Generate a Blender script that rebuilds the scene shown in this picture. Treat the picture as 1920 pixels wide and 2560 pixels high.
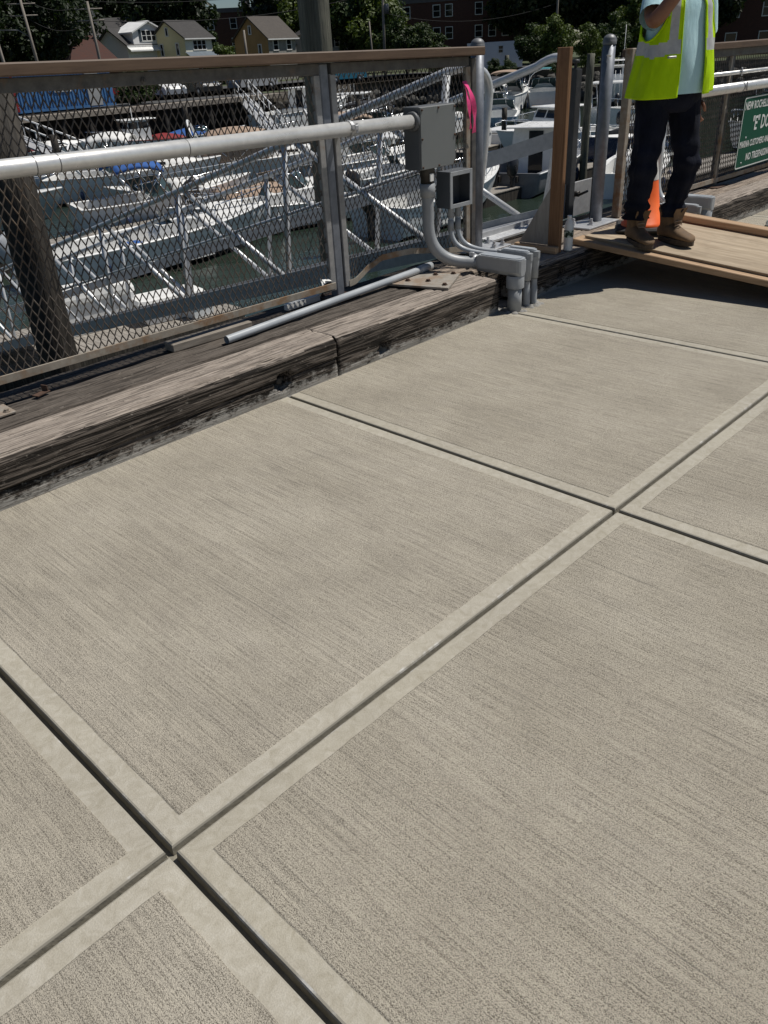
import bpy, math, random
from math import pi, sin, cos, radians, sqrt, atan2
from mathutils import Vector, Matrix, noise
random.seed(7)
V = Vector
for o in list(bpy.data.objects):
    bpy.data.objects.remove(o)
scene = bpy.context.scene
col = scene.collection

# ---------------------------------------------------------------- camera
CAM = V((-0.41576, -1.14041, 1.45))
YAW, PITCH, ROLL, FPX = 0.795621, 0.526794, -0.0610345, 1965.38
fwd = V((cos(YAW)*cos(PITCH), sin(YAW)*cos(PITCH), -sin(PITCH)))
rgt = V((sin(YAW), -cos(YAW), 0.0)); upv = rgt.cross(fwd)
c_, s_ = cos(ROLL), sin(ROLL)
rgt, upv = c_*rgt + s_*upv, -s_*rgt + c_*upv
cd = bpy.data.cameras.new('camera'); cam = bpy.data.objects.new('camera', cd); col.objects.link(cam)
m = Matrix((rgt, upv, -fwd)).transposed().to_4x4(); m.translation = CAM; cam.matrix_world = m
cd.sensor_fit = 'VERTICAL'; cd.sensor_height = 34.6; cd.lens = FPX/2560*34.6
cd.clip_start = 0.05; cd.clip_end = 1500
scene.camera = cam
scene.render.resolution_x, scene.render.resolution_y = 768, 1024

# ---------------------------------------------------------------- sky, sun, exposure
SUNV = V((0.46, -0.27, 1.0)).normalized()
w = bpy.data.worlds.new('World'); scene.world = w; w.use_nodes = True
nt = w.node_tree; bg = nt.nodes['Background']
sky = nt.nodes.new('ShaderNodeTexSky'); sky.sky_type = 'NISHITA'; sky.sun_disc = False
sky.sun_elevation = math.asin(SUNV.z); sky.sun_rotation = atan2(SUNV.x, SUNV.y)
sky.air_density = 1.0; sky.dust_density = 0.0; sky.ozone_density = 5.0
nt.links.new(sky.outputs[0], bg.inputs[0]); bg.inputs[1].default_value = 0.05
sl = bpy.data.lights.new('sun', 'SUN'); sl.energy = 5.0; sl.angle = radians(0.53); sl.color = (1.0, 0.955, 0.88)
so = bpy.data.objects.new('sun', sl); col.objects.link(so); so.location = (5, -5, 20)
so.rotation_euler = SUNV.to_track_quat('Z', 'Y').to_euler()
vs = scene.view_settings; vs.view_transform = 'Standard'; vs.look = 'None'; vs.exposure = -0.27; vs.gamma = 1.0
vs.use_curve_mapping = False

# ---------------------------------------------------------------- materials
MATS = {}
def new_mat(name):
    m = bpy.data.materials.new(name); m.use_nodes = True
    MATS[name] = m
    return m, m.node_tree, m.node_tree.nodes['Principled BSDF']
def N(t, kind, **kw):
    n = t.nodes.new('ShaderNode' + kind)
    for k, v in kw.items():
        if k.startswith('i_'):
            n.inputs[k[2:].replace('_', ' ')].default_value = v
        else:
            setattr(n, k, v)
    return n
def L(t, a, b): t.links.new(a, b)
def rgba(c): return (c[0], c[1], c[2], 1.0)
def coords(t, scale=(1, 1, 1), kind='Object', rnd=True):
    tc = N(t, 'TexCoord'); mp = N(t, 'Mapping'); mp.inputs['Scale'].default_value = scale
    L(t, tc.outputs[kind], mp.inputs['Vector'])
    if rnd:
        oi = N(t, 'ObjectInfo'); ml = N(t, 'Math', operation='MULTIPLY'); ml.inputs[1].default_value = 37.0
        L(t, oi.outputs['Random'], ml.inputs[0]); L(t, ml.outputs[0], mp.inputs['Location'])
    return mp.outputs[0]
def noise_(t, vec, scale, detail=4, rough=0.6, dist=0.0):
    n = N(t, 'TexNoise'); n.inputs['Scale'].default_value = scale; n.inputs['Detail'].default_value = detail
    n.inputs['Roughness'].default_value = rough; n.inputs['Distortion'].default_value = dist
    L(t, vec, n.inputs['Vector']); return n.outputs['Fac']
def ramp(t, fac, stops):
    r = N(t, 'ValToRGB'); e = r.color_ramp.elements
    while len(e) < len(stops): e.new(0.5)
    for i, (p, c) in enumerate(stops):
        e[i].position = p; e[i].color = rgba(c) if not isinstance(c, (int, float)) else (c, c, c, 1)
    L(t, fac, r.inputs[0]); return r.outputs[0]
def mix(t, fac, a, b, mode='MIX'):
    n = N(t, 'Mix', data_type='RGBA', blend_type=mode)
    for i, x in ((0, fac), (6, a), (7, b)):
        if hasattr(x, 'links') or isinstance(x, bpy.types.NodeSocket): L(t, x, n.inputs[i])
        else: n.inputs[i].default_value = x if i == 0 else rgba(x)
    return n.outputs[2]
def math_(t, op, a, b=None):
    n = N(t, 'Math', operation=op)
    for i, x in ((0, a), (1, b)):
        if x is None: continue
        if isinstance(x, bpy.types.NodeSocket): L(t, x, n.inputs[i])
        else: n.inputs[i].default_value = x
    return n.outputs[0]
def bump(t, bsdf, height, dist=0.002, strength=1.0, normal=None):
    b = N(t, 'Bump'); b.inputs['Distance'].default_value = dist; b.inputs['Strength'].default_value = strength
    L(t, height, b.inputs['Height'])
    if normal is not None: L(t, normal, b.inputs['Normal'])
    L(t, b.outputs[0], bsdf.inputs['Normal']); return b.outputs[0]
def nmat(name, c1, c2, scale=6, rough=0.6, metal=0.0, stretch=(1, 1, 1), bmp=0.0, bscale=None, detail=5, lo=0.3, hi=0.7, rv=0.1, spec=0.5):
    m, t, b = new_mat(name)
    v = coords(t, stretch); f = noise_(t, v, scale, detail)
    L(t, ramp(t, f, [(lo, c1), (hi, c2)]), b.inputs['Base Color'])
    b.inputs['Metallic'].default_value = metal; b.inputs['Specular IOR Level'].default_value = spec
    L(t, ramp(t, f, [(0.3, max(0, rough-rv)), (0.7, min(1, rough+rv))]), b.inputs['Roughness'])
    if bmp: bump(t, b, noise_(t, v, bscale or scale*4, 4), bmp)
    return m
def flat(name, c, rough=0.5, metal=0.0, spec=0.5, coat=0.0):
    return nmat(name, [x*0.93 for x in c], [min(1, x*1.05) for x in c], scale=3, rough=rough, metal=metal, rv=0.05, spec=spec)

# broom-finished concrete: streaks run along y
def concrete(name, broom):
    m, t, b = new_mat(name)
    g = N(t, 'NewGeometry').outputs['Position']
    oi = N(t, 'ObjectInfo').outputs['Random']
    def mp(s, off=0):
        n = N(t, 'Mapping'); n.inputs['Scale'].default_value = s; n.inputs['Location'].default_value = (off, off*1.7, 0)
        L(t, g, n.inputs['Vector']); return n.outputs[0]
    blot = noise_(t, mp((1.3, 1.0, 1)), 1.6, 5, 0.62)
    blot2 = noise_(t, mp((6, 3, 1), 3), 2.2, 4, 0.6)
    grain = noise_(t, mp((1, 1, 1), 1), 300, 1, 0.5)
    if broom:
        base = ramp(t, blot, [(0.30, (0.305, 0.278, 0.230)), (0.52, (0.362, 0.332, 0.277)), (0.72, (0.400, 0.369, 0.311))])
        A = noise_(t, mp((300, 6, 1)), 1.0, 1, 0.5, 0.0)
        rot_ = N(t, 'Mapping'); rot_.inputs['Rotation'].default_value = (0.35, 0.2, 0.62); rot_.inputs['Location'].default_value = (3, 7, 1); L(t, mp((1.25, 0.8, 1)), rot_.inputs['Vector'])
        Bn = noise_(t, rot_.outputs[0], 420, 1.5, 0.6, 0.4)
        Cn = noise_(t, mp((150, 1.0, 1), 5), 1.0, 1, 0.5, 0.0)
        h = math_(t, 'ADD', math_(t, 'MULTIPLY', A, 0.42), math_(t, 'MULTIPLY', Bn, 1.40))
        h = math_(t, 'ADD', h, math_(t, 'MULTIPLY', Cn, 0.24))
        hn = math_(t, 'DIVIDE', h, 2.06)
        pit_shade = ramp(t, hn, [(0.39, (0.42, 0.405, 0.385)), (0.475, (0.93, 0.925, 0.92)), (0.56, (1.30, 1.29, 1.265))])  # micro-shadow in the broom pits and light on the ridges, painted into the colour
        c = mix(t, 1.0, base, pit_shade, 'MULTIPLY')
        c = mix(t, 1.0, c, ramp(t, blot2, [(0.3, (0.955, 0.955, 0.96)), (0.6, (1.02, 1.02, 1.015))]), 'MULTIPLY')
        ln = noise_(t, mp((160, 1.5, 1), 21), 1.0, 1, 0.5, 0.2)
        c = mix(t, ramp(t, ln, [(0.66, 0.0), (0.74, 0.42)]), c, (0.13, 0.122, 0.108))
        lane = noise_(t, mp((17, 0.7, 1), 13), 1.0, 3, 0.6)
        c = mix(t, 1.0, c, ramp(t, lane, [(0.3, (0.98, 0.98, 0.975)), (0.65, (1.015, 1.015, 1.015))]), 'MULTIPLY')
        stain = noise_(t, mp((2.1, 1.6, 1), 31), 1.0, 6, 0.68)
        c = mix(t, ramp(t, stain, [(0.60, 0.0), (0.74, 0.20)]), c, (0.20, 0.19, 0.17))
        bump(t, b, hn, 0.0045)
        b.inputs['Roughness'].default_value = 0.86
    else:
        sw = noise_(t, mp((1, 1, 1), 2), 26, 5, 0.7, 1.2)
        base = ramp(t, sw, [(0.30, (0.345, 0.315, 0.250)), (0.52, (0.415, 0.385, 0.318)), (0.72, (0.475, 0.447, 0.382))])
        c = mix(t, 1.0, base, ramp(t, blot, [(0.3, (0.92, 0.92, 0.93)), (0.7, (1.05, 1.05, 1.04))]), 'MULTIPLY')
        c = mix(t, 1.0, c, ramp(t, grain, [(0.35, (0.93, 0.93, 0.93)), (0.6, (1.03, 1.03, 1.03))]), 'MULTIPLY')
        bump(t, b, math_(t, 'ADD', math_(t, 'MULTIPLY', sw, 0.6), math_(t, 'MULTIPLY', grain, 0.5)), 0.0016)
        b.inputs['Roughness'].default_value = 0.7
    tone = ramp(t, oi, [(0.0, (0.94, 0.935, 0.925)), (1.0, (1.045, 1.045, 1.05))])
    c = mix(t, 1.0, c, tone, 'MULTIPLY')
    L(t, c, b.inputs['Base Color']); b.inputs['Specular IOR Level'].default_value = 0.25
    return m
concrete('concrete_broom', True); concrete('concrete_trowel', False)
def concrete_lip():
    m, t, b = new_mat('concrete_lip')
    v = coords(t, (1, 1, 1), rnd=False); f = noise_(t, v, 9, 6, 0.75)
    L(t, ramp(t, f, [(0.55, (0.33, 0.305, 0.25)), (0.72, (0.62, 0.61, 0.58))]), b.inputs['Base Color'])
    b.inputs['Roughness'].default_value = 0.8
concrete_lip()
nmat('concrete_groove', (0.19, 0.175, 0.14), (0.29, 0.268, 0.215), 30, 0.9, bmp=0.002)
nmat('concrete_old', (0.16, 0.155, 0.145), (0.34, 0.33, 0.31), 14, 0.9, bmp=0.004, bscale=60)

# old creosoted timbers; weathered pale where the top has bleached, mortar smeared along the foot
def timber(name, pale, dark, smear=True, cut=0.55, mode=0.0):
    m, t, b = new_mat(name)
    tc = N(t, 'TexCoord'); v = tc.outputs['Object']
    def mp(s, off=0):
        n = N(t, 'Mapping'); n.inputs['Scale'].default_value = s; n.inputs['Location'].default_value = (off, off, off)
        L(t, v, n.inputs['Vector']); return n.outputs[0]
    gr = noise_(t, mp((3.0, 105, 105)), 1.0, 2, 0.55, 0.7)
    gr2 = noise_(t, mp((9, 150, 150), 4), 1.0, 3, 0.65, 0.4)
    bl = noise_(t, mp((8, 22, 22), 2), 1.0, 5, 0.7)
    sep = N(t, 'SeparateXYZ'); L(t, tc.outputs['Normal'], sep.inputs[0])
    posz = N(t, 'SeparateXYZ'); L(t, v, posz.inputs[0])
    tf = mode
    cp = ramp(t, gr, [(0.40, [x*0.50 for x in pale]), (0.455, [x*0.92 for x in pale]), (0.60, [min(1, x*1.22) for x in pale])])
    cd_ = ramp(t, gr, [(0.43, [x*0.30 for x in dark]), (0.50, dark), (0.58, [x*2.4 for x in dark])])
    c = mix(t, tf, cd_, cp)
    c = mix(t, 1.0, c, ramp(t, bl, [(0.3, (0.72, 0.70, 0.69)), (0.65, (1.12, 1.11, 1.10))]), 'MULTIPLY')
    crack = ramp(t, gr2, [(0.29, 0.9), (0.34, 0.0)])
    c = mix(t, crack, c, (0.015, 0.012, 0.010))
    pit = noise_(t, mp((45, 130, 130), 9), 1.0, 2, 0.6)
    c = mix(t, ramp(t, pit, [(0.66, 0.0), (0.72, 0.75)]), c, (0.02, 0.017, 0.014))
    dust = noise_(t, mp((30, 60, 60), 12), 1.0, 3, 0.7)
    c = mix(t, ramp(t, dust, [(0.62, 0.0), (0.74, 0.40)]), c, (0.40, 0.36, 0.31))
    if smear:
        sm = noise_(t, mp((16, 34, 34), 6), 1.0, 6, 0.78)
        zz = math_(t, 'ADD', math_(t, 'MULTIPLY', posz.outputs[2], -7.5), math_(t, 'MULTIPLY', sm, 2.1))
        c = mix(t, ramp(t, zz, [(0.50, 0.0), (0.80, 0.70)]), c, (0.40, 0.385, 0.355))
    L(t, c, b.inputs['Base Color']); b.inputs['Roughness'].default_value = 0.9; b.inputs['Specular IOR Level'].default_value = 0.2
    bump(t, b, math_(t, 'ADD', gr, math_(t, 'MULTIPLY', gr2, 0.8)), 0.008)
    return m
timber('timber_kerb', (0.34, 0.29, 0.245), (0.055, 0.047, 0.040)); timber('timber_kerb_top', (0.325, 0.283, 0.245), (0.04, 0.034, 0.029), smear=False, mode=1.0)
timber('timber_dark', (0.105, 0.090, 0.078), (0.035, 0.030, 0.026), smear=False); timber('timber_dark_top', (0.115, 0.100, 0.087), (0.035, 0.030, 0.026), smear=False, mode=1.0)
timber('timber_pale', (0.30, 0.255, 0.21), (0.10, 0.085, 0.07), smear=False); timber('timber_pale_top', (0.30, 0.25, 0.205), (0.10, 0.085, 0.07), smear=False, mode=1.0)

def wood(name, c1, c2, grain=(3, 90, 90), rough=0.75, knots=True, bmp=0.0012):
    m, t, b = new_mat(name)
    v = coords(t, grain); g = noise_(t, v, 1.0, 4, 0.6, 0.8)
    v2 = coords(t, (grain[0]*0.7, grain[1]*0.12, grain[2]*0.12)); g2 = noise_(t, v2, 1.0, 4)
    c = ramp(t, g, [(0.3, c1), (0.65, c2)])
    c = mix(t, 1.0, c, ramp(t, g2, [(0.3, (0.72, 0.70, 0.68)), (0.65, (1.1, 1.1, 1.1))]), 'MULTIPLY')
    dn = noise_(t, coords(t, (3, 3, 3)), 1.3, 6, 0.7)
    c = mix(t, ramp(t, dn, [(0.55, 0.0), (0.72, 0.45)]), c, [x*0.55 for x in c1])
    if knots:
        vo = N(t, 'TexVoronoi'); L(t, coords(t, (grain[0]*0.9, grain[1]*0.11, grain[2]*0.11)), vo.inputs['Vector']); vo.inputs['Scale'].default_value = 1.0
        c = mix(t, ramp(t, vo.outputs['Distance'], [(0.05, 0.85), (0.14, 0.0)]), c, [x*0.30 for x in c1])
    L(t, c, b.inputs['Base Color']); b.inputs['Roughness'].default_value = rough; b.inputs['Specular IOR Level'].default_value = 0.3
    bump(t, b, g, bmp); return m
wood('lumber_x', (0.40, 0.25, 0.135), (0.56, 0.37, 0.22))
wood('lumber_y', (0.36, 0.24, 0.145), (0.50, 0.355, 0.23), (90, 3, 90))
wood('lumber_z', (0.165, 0.088, 0.045), (0.27, 0.155, 0.085), (80, 80, 2.5))
wood('plywood', (0.335, 0.265, 0.185), (0.45, 0.37, 0.27), (26, 4, 26), knots=True)
wood('plywood_grey', (0.25, 0.24, 0.22), (0.36, 0.34, 0.31), (30, 30, 4), knots=False)
wood('grey_board', (0.19, 0.165, 0.14), (0.33, 0.295, 0.25), (4, 70, 70))
wood('float_plank', (0.22, 0.20, 0.175), (0.36, 0.335, 0.30), (40, 3, 40), knots=False)
wood('pile_wood', (0.018, 0.016, 0.014), (0.075, 0.066, 0.055), (26, 26, 1.2), knots=False, bmp=0.02)
wood('pile_green', (0.050, 0.055, 0.042), (0.17, 0.165, 0.13), (26, 26, 1.2), knots=False, bmp=0.02)
wood('pole_wood', (0.20, 0.175, 0.15), (0.33, 0.30, 0.26), (20, 20, 1), knots=False)
# brown composite rail cap
def composite():
    m, t, b = new_mat('composite_rail')
    v = coords(t, (4, 40, 40), rnd=False); g = noise_(t, v, 1.0, 5, 0.7)
    g2 = noise_(t, coords(t, (9, 5, 5), rnd=False), 1.0, 6, 0.7)
    c = ramp(t, g, [(0.3, (0.074, 0.044, 0.026)), (0.7, (0.128, 0.081, 0.050))])
    c = mix(t, ramp(t, g2, [(0.62, 0.0), (0.80, 0.30)]), c, (0.26, 0.205, 0.155))
    L(t, c, b.inputs['Base Color']); b.inputs['Roughness'].default_value = 0.62; bump(t, b, g, 0.001)
composite()
# galvanised steel / aluminium / rust
def galv(name, c1, c2, metal=0.75, rough=0.42, rust=0.0, stretch=(1, 1, 1), rlo=0.55):
    m, t, b = new_mat(name)
    v = coords(t, stretch); f = noise_(t, v, 22, 5, 0.65); g = noise_(t, v, 5, 6, 0.7)
    c = ramp(t, f, [(0.3, c1), (0.7, c2)])
    if rust:
        fr = ramp(t, g, [(rlo-0.03, 0.0), (rlo+0.10, rust)])
        c = mix(t, fr, c, (0.22, 0.125, 0.06))
        L(t, math_(t, 'MULTIPLY', math_(t, 'SUBTRACT', 1.0, fr), metal), b.inputs['Metallic'])
    else: b.inputs['Metallic'].default_value = metal
    L(t, c, b.inputs['Base Color'])
    L(t, ramp(t, g, [(0.3, rough-0.12), (0.7, rough+0.14)]), b.inputs['Roughness'])
    bump(t, b, f, 0.0006); return m
galv('galv', (0.40, 0.41, 0.43), (0.58, 0.59, 0.60), 0.55, 0.45)
galv('frame_pale', (0.24, 0.24, 0.24), (0.36, 0.355, 0.35), 0.3, 0.55, rust=0.7, rlo=0.60)
galv('galv_post', (0.135, 0.148, 0.175), (0.215, 0.232, 0.265), 0.35, 0.48)
galv('galv_dull', (0.13, 0.133, 0.14), (0.21, 0.214, 0.22), 0.4, 0.5)
galv('frame_steel', (0.075, 0.073, 0.072), (0.14, 0.136, 0.13), 0.3, 0.6, rust=0.5, rlo=0.60)  # colour darkened to carry the shade below the rail cap
galv('frame_rusty', (0.25, 0.22, 0.18), (0.37, 0.33, 0.275), 0.2, 0.65, rust=0.9, rlo=0.52)
galv('mesh_rusty', (0.048, 0.040, 0.034), (0.150, 0.128, 0.108), 0.15, 0.6, rust=0.25, rlo=0.56)
galv('alu', (0.56, 0.57, 0.58), (0.70, 0.71, 0.72), 0.35, 0.36)
galv('alu_dull', (0.36, 0.365, 0.375), (0.48, 0.485, 0.495), 0.25, 0.5)
galv('conduit_white', (0.66, 0.66, 0.65), (0.80, 0.80, 0.785), 0.45, 0.34, rust=0.2, rlo=0.68)
galv('chrome', (0.75, 0.76, 0.78), (0.85, 0.86, 0.87), 1.0, 0.18)
galv('rust_plate', (0.26, 0.235, 0.20), (0.37, 0.34, 0.30), 0.15, 0.7, rust=0.6, rlo=0.5)
galv('rust_dark', (0.05, 0.03, 0.022), (0.13, 0.075, 0.05), 0.2, 0.75)
nmat('box_grey', (0.155, 0.166, 0.167), (0.175, 0.186, 0.187), 4, 0.42, rv=0.06)
nmat('box_dark', (0.085, 0.091, 0.10), (0.11, 0.117, 0.126), 4, 0.5)
nmat('pvc_grey', (0.27, 0.285, 0.30), (0.35, 0.365, 0.38), 7, 0.42)
nmat('pvc_light', (0.36, 0.385, 0.41), (0.44, 0.465, 0.49), 6, 0.32)
nmat('black_fit', (0.018, 0.016, 0.015), (0.05, 0.045, 0.04), 9, 0.5)
nmat('rubber', (0.012, 0.012, 0.013), (0.035, 0.034, 0.034), 12, 0.75, bmp=0.001)
nmat('black_paint', (0.03, 0.031, 0.034), (0.06, 0.062, 0.066), 8, 0.5, bmp=0.0005)
flat('tag_white', (0.75, 0.75, 0.73), 0.6); flat('blue_mark', (0.05, 0.11, 0.5), 0.6)
nmat('pink', (0.80, 0.045, 0.20), (0.95, 0.10, 0.32), 20, 0.4)
# clothes and skin
def cloth(name, c1, c2, scale=9, weave=900, rough=0.85, sheen=0.2, bmp=0.0006):  # folds and weave
    m, t, b = new_mat(name)
    v = coords(t); f = noise_(t, v, scale, 5, 0.6)
    L(t, ramp(t, f, [(0.3, c1), (0.7, c2)]), b.inputs['Base Color']); b.inputs['Roughness'].default_value = rough
    b.inputs['Sheen Weight'].default_value = sheen; b.inputs['Specular IOR Level'].default_value = 0.2
    fold = noise_(t, coords(t, (5, 5, 1.6)), 2.0, 3); fine = noise_(t, v, weave, 2)
    bump(t, b, math_(t, 'ADD', math_(t, 'MULTIPLY', fold, 14.0), fine), bmp); return m
cloth('vest_yellow', (0.46, 0.74, 0.0), (0.58, 0.88, 0.004), 5, 700, 0.7, 0.0, 0.0016)
cloth('tee_blue', (0.46, 0.72, 0.78), (0.56, 0.81, 0.86), 5, 800, 0.85, 0.1, 0.001)
cloth('denim', (0.0035, 0.0045, 0.010), (0.010, 0.013, 0.026), 6, 900, 0.9, 0.0, 0.0012)
nmat('reflective', (0.42, 0.42, 0.41), (0.55, 0.55, 0.53), 30, 0.35, rv=0.08)
nmat('leather', (0.105, 0.062, 0.030), (0.21, 0.135, 0.075), 14, 0.8, bmp=0.0015, bscale=120)
nmat('sole', (0.05, 0.036, 0.024), (0.10, 0.075, 0.052), 30, 0.85)
nmat('skin', (0.20, 0.088, 0.05), (0.27, 0.125, 0.075), 12, 0.5, bmp=0.0006, bscale=150)
nmat('hair', (0.012, 0.009, 0.007), (0.03, 0.022, 0.016), 40, 0.6)
nmat('helmet', (0.70, 0.70, 0.68), (0.78, 0.78, 0.76), 4, 0.35)
nmat('cone_orange', (0.80, 0.115, 0.014), (0.90, 0.16, 0.022), 7, 0.5, bmp=0.0006)
nmat('cone_white', (0.48, 0.47, 0.46), (0.68, 0.67, 0.65), 16, 0.5)
flat('sign_green', (0.004, 0.072, 0.040), 0.6, spec=0.2); flat('sign_white', (0.72, 0.74, 0.72), 0.4)
def glassy(name, c, rough=0.08, alpha_mix=None, trans=0.0):
    m, t, b = new_mat(name)
    b.inputs['Base Color'].default_value = rgba(c); b.inputs['Roughness'].default_value = rough
    b.inputs['Transmission Weight'].default_value = trans; b.inputs['IOR'].default_value = 1.45
    return m
glassy('win_dark', (0.012, 0.015, 0.02), 0.06); glassy('win_grey', (0.06, 0.075, 0.085), 0.08)
glassy('boat_glass', (0.05, 0.075, 0.075), 0.05)
glassy('bottle_plastic', (0.86, 0.90, 0.92), 0.3, trans=0.25)
glassy('bottle_water', (0.93, 0.96, 0.97), 0.02, trans=1.0)
def label_mat():
    m, t, b = new_mat('bottle_label')
    f = noise_(t, coords(t, (1, 1, 1), rnd=False), 45, 2)
    L(t, ramp(t, f, [(0.50, (0.01, 0.035, 0.02)), (0.58, (0.5, 0.6, 0.55))]), b.inputs['Base Color'])
label_mat()
def water_mat():
    m, t, b = new_mat('water')
    g = N(t, 'NewGeometry').outputs['Position']
    n1 = noise_(t, g, 1.6, 4, 0.6, 0.4); n2 = noise_(t, g, 7, 3)
    L(t, ramp(t, noise_(t, g, 0.15, 3), [(0.3, (0.016, 0.028, 0.020)), (0.7, (0.030, 0.043, 0.032))]), b.inputs['Base Color'])
    b.inputs['Roughness'].default_value = 0.06; b.inputs['IOR'].default_value = 1.33
    bump(t, b, math_(t, 'ADD', n1, math_(t, 'MULTIPLY', n2, 0.25)), 0.03)
water_mat()
# boats and buildings
nmat('gel_white', (0.80, 0.80, 0.79), (0.86, 0.86, 0.85), 3, 0.3)
nmat('gel_deck', (0.70, 0.695, 0.67), (0.80, 0.795, 0.77), 4, 0.55)
nmat('gel_grey', (0.155, 0.16, 0.175), (0.205, 0.21, 0.225), 3, 0.4)
nmat('gel_mint', (0.36, 0.42, 0.40), (0.46, 0.52, 0.49), 3, 0.3)
nmat('gel_blue', (0.26, 0.38, 0.46), (0.36, 0.48, 0.56), 3, 0.3)
nmat('gel_navy', (0.015, 0.025, 0.06), (0.03, 0.045, 0.10), 3, 0.25)
nmat('bottom_paint', (0.012, 0.016, 0.022), (0.035, 0.04, 0.05), 5, 0.7)
nmat('canvas_tan', (0.30, 0.215, 0.155), (0.42, 0.31, 0.235), 5, 0.85)
nmat('canvas_red', (0.17, 0.012, 0.014), (0.27, 0.025, 0.026), 5, 0.8)
nmat('canvas_blue', (0.02, 0.08, 0.28), (0.03, 0.12, 0.38), 5, 0.8)
nmat('canvas_black', (0.012, 0.013, 0.016), (0.035, 0.036, 0.042), 5, 0.75)
nmat('canvas_teal', (0.03, 0.16, 0.18), (0.05, 0.22, 0.24), 5, 0.8)
nmat('engine_black', (0.012, 0.012, 0.014), (0.03, 0.03, 0.034), 5, 0.3)
nmat('engine_silver', (0.42, 0.43, 0.45), (0.58, 0.59, 0.6), 5, 0.35)
nmat('teak', (0.19, 0.13, 0.08), (0.30, 0.21, 0.13), 8, 0.7, stretch=(1, 20, 1))
nmat('container_blue', (0.04, 0.14, 0.33), (0.07, 0.19, 0.40), 2, 0.55)
nmat('siding_white', (0.74, 0.73, 0.735), (0.82, 0.81, 0.815), 0.6, 0.7)
nmat('siding_yellow', (0.74, 0.66, 0.38), (0.82, 0.74, 0.46), 0.6, 0.7)
nmat('siding_cream', (0.72, 0.71, 0.60), (0.80, 0.79, 0.68), 0.6, 0.7)
nmat('siding_tan', (0.36, 0.21, 0.085), (0.46, 0.28, 0.12), 0.8, 0.75)
nmat('siding_grey', (0.30, 0.31, 0.315), (0.40, 0.41, 0.415), 0.8, 0.75)
nmat('stone_grey', (0.20, 0.195, 0.185), (0.36, 0.35, 0.33), 2.5, 0.85)
nmat('trim_white', (0.70, 0.70, 0.69), (0.80, 0.80, 0.79), 1, 0.6)
nmat('shutter', (0.035, 0.05, 0.065), (0.06, 0.08, 0.10), 2, 0.6)
nmat('roof_dark', (0.028, 0.026, 0.026), (0.070, 0.066, 0.064), 2.2, 0.9, stretch=(1, 1, 3))
nmat('roof_brown', (0.050, 0.042, 0.036), (0.10, 0.088, 0.078), 2.2, 0.9, stretch=(1, 1, 3))
nmat('roof_red', (0.050, 0.020, 0.015), (0.092, 0.040, 0.030), 2.2, 0.9, stretch=(1, 1, 3))
nmat('roof_blue', (0.10, 0.125, 0.15), (0.15, 0.18, 0.21), 2, 0.9)
nmat('brick_dark', (0.065, 0.030, 0.024), (0.115, 0.055, 0.044), 3, 0.9, stretch=(1, 1, 4))
nmat('brick_band', (0.105, 0.095, 0.10), (0.15, 0.14, 0.145), 3, 0.9)
nmat('asphalt', (0.05, 0.05, 0.05), (0.085, 0.083, 0.08), 0.7, 0.9)
nmat('grass', (0.040, 0.052, 0.022), (0.075, 0.090, 0.038), 1.2, 0.95, bmp=0.03)
nmat('rock', (0.035, 0.033, 0.03), (0.12, 0.115, 0.105), 1.3, 0.95, bmp=0.06, bscale=5)
nmat('quay_shade', (0.010, 0.009, 0.008), (0.026, 0.023, 0.02), 2, 0.95)  # near black: the shade under the quay deck is put into the colour
nmat('earth', (0.07, 0.06, 0.045), (0.13, 0.11, 0.085), 1.2, 0.95)
nmat('car_white', (0.68, 0.68, 0.68), (0.74, 0.74, 0.74), 1, 0.25); nmat('car_dark', (0.02, 0.022, 0.025), (0.035, 0.037, 0.04), 1, 0.25)
nmat('car_silver', (0.33, 0.34, 0.36), (0.40, 0.41, 0.43), 1, 0.25); nmat('car_blue', (0.02, 0.16, 0.26), (0.035, 0.22, 0.33), 1, 0.25)
nmat('car_red', (0.2, 0.015, 0.015), (0.26, 0.02, 0.02), 1, 0.25)
nmat('bark', (0.05, 0.04, 0.03), (0.11, 0.09, 0.07), 3, 0.95, stretch=(1, 1, 0.2))
def leaf_mat(name, c1, c2, c3):
    m, t, b = new_mat(name)
    g = N(t, 'NewGeometry'); oi = N(t, 'ObjectInfo')
    f = noise_(t, coords(t), 0.55, 4, 0.7); f2 = noise_(t, coords(t), 3.5, 2)
    c = ramp(t, math_(t, 'ADD', math_(t, 'MULTIPLY', f, 0.6), math_(t, 'MULTIPLY', f2, 0.4)), [(0.34, c1), (0.5, c2), (0.66, c3)])
    L(t, c, b.inputs['Base Color']); b.inputs['Roughness'].default_value = 0.55; b.inputs['Specular IOR Level'].default_value = 0.35
    tr = N(t, 'BsdfTranslucent'); L(t, mix(t, 1.0, c, (1.3, 1.35, 0.5), 'MULTIPLY'), tr.inputs[0])
    ms = N(t, 'MixShader'); ms.inputs[0].default_value = 0.22
    L(t, b.outputs[0], ms.inputs[1]); L(t, tr.outputs[0], ms.inputs[2]); L(t, ms.outputs[0], t.nodes['Material Output'].inputs[0])
leaf_mat('leaf_dark', (0.006, 0.013, 0.004), (0.014, 0.026, 0.007), (0.032, 0.052, 0.013))
leaf_mat('leaf_mid', (0.014, 0.028, 0.007), (0.032, 0.056, 0.013), (0.062, 0.095, 0.022))
leaf_mat('leaf_light', (0.034, 0.054, 0.010), (0.070, 0.103, 0.019), (0.115, 0.150, 0.034))

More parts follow.
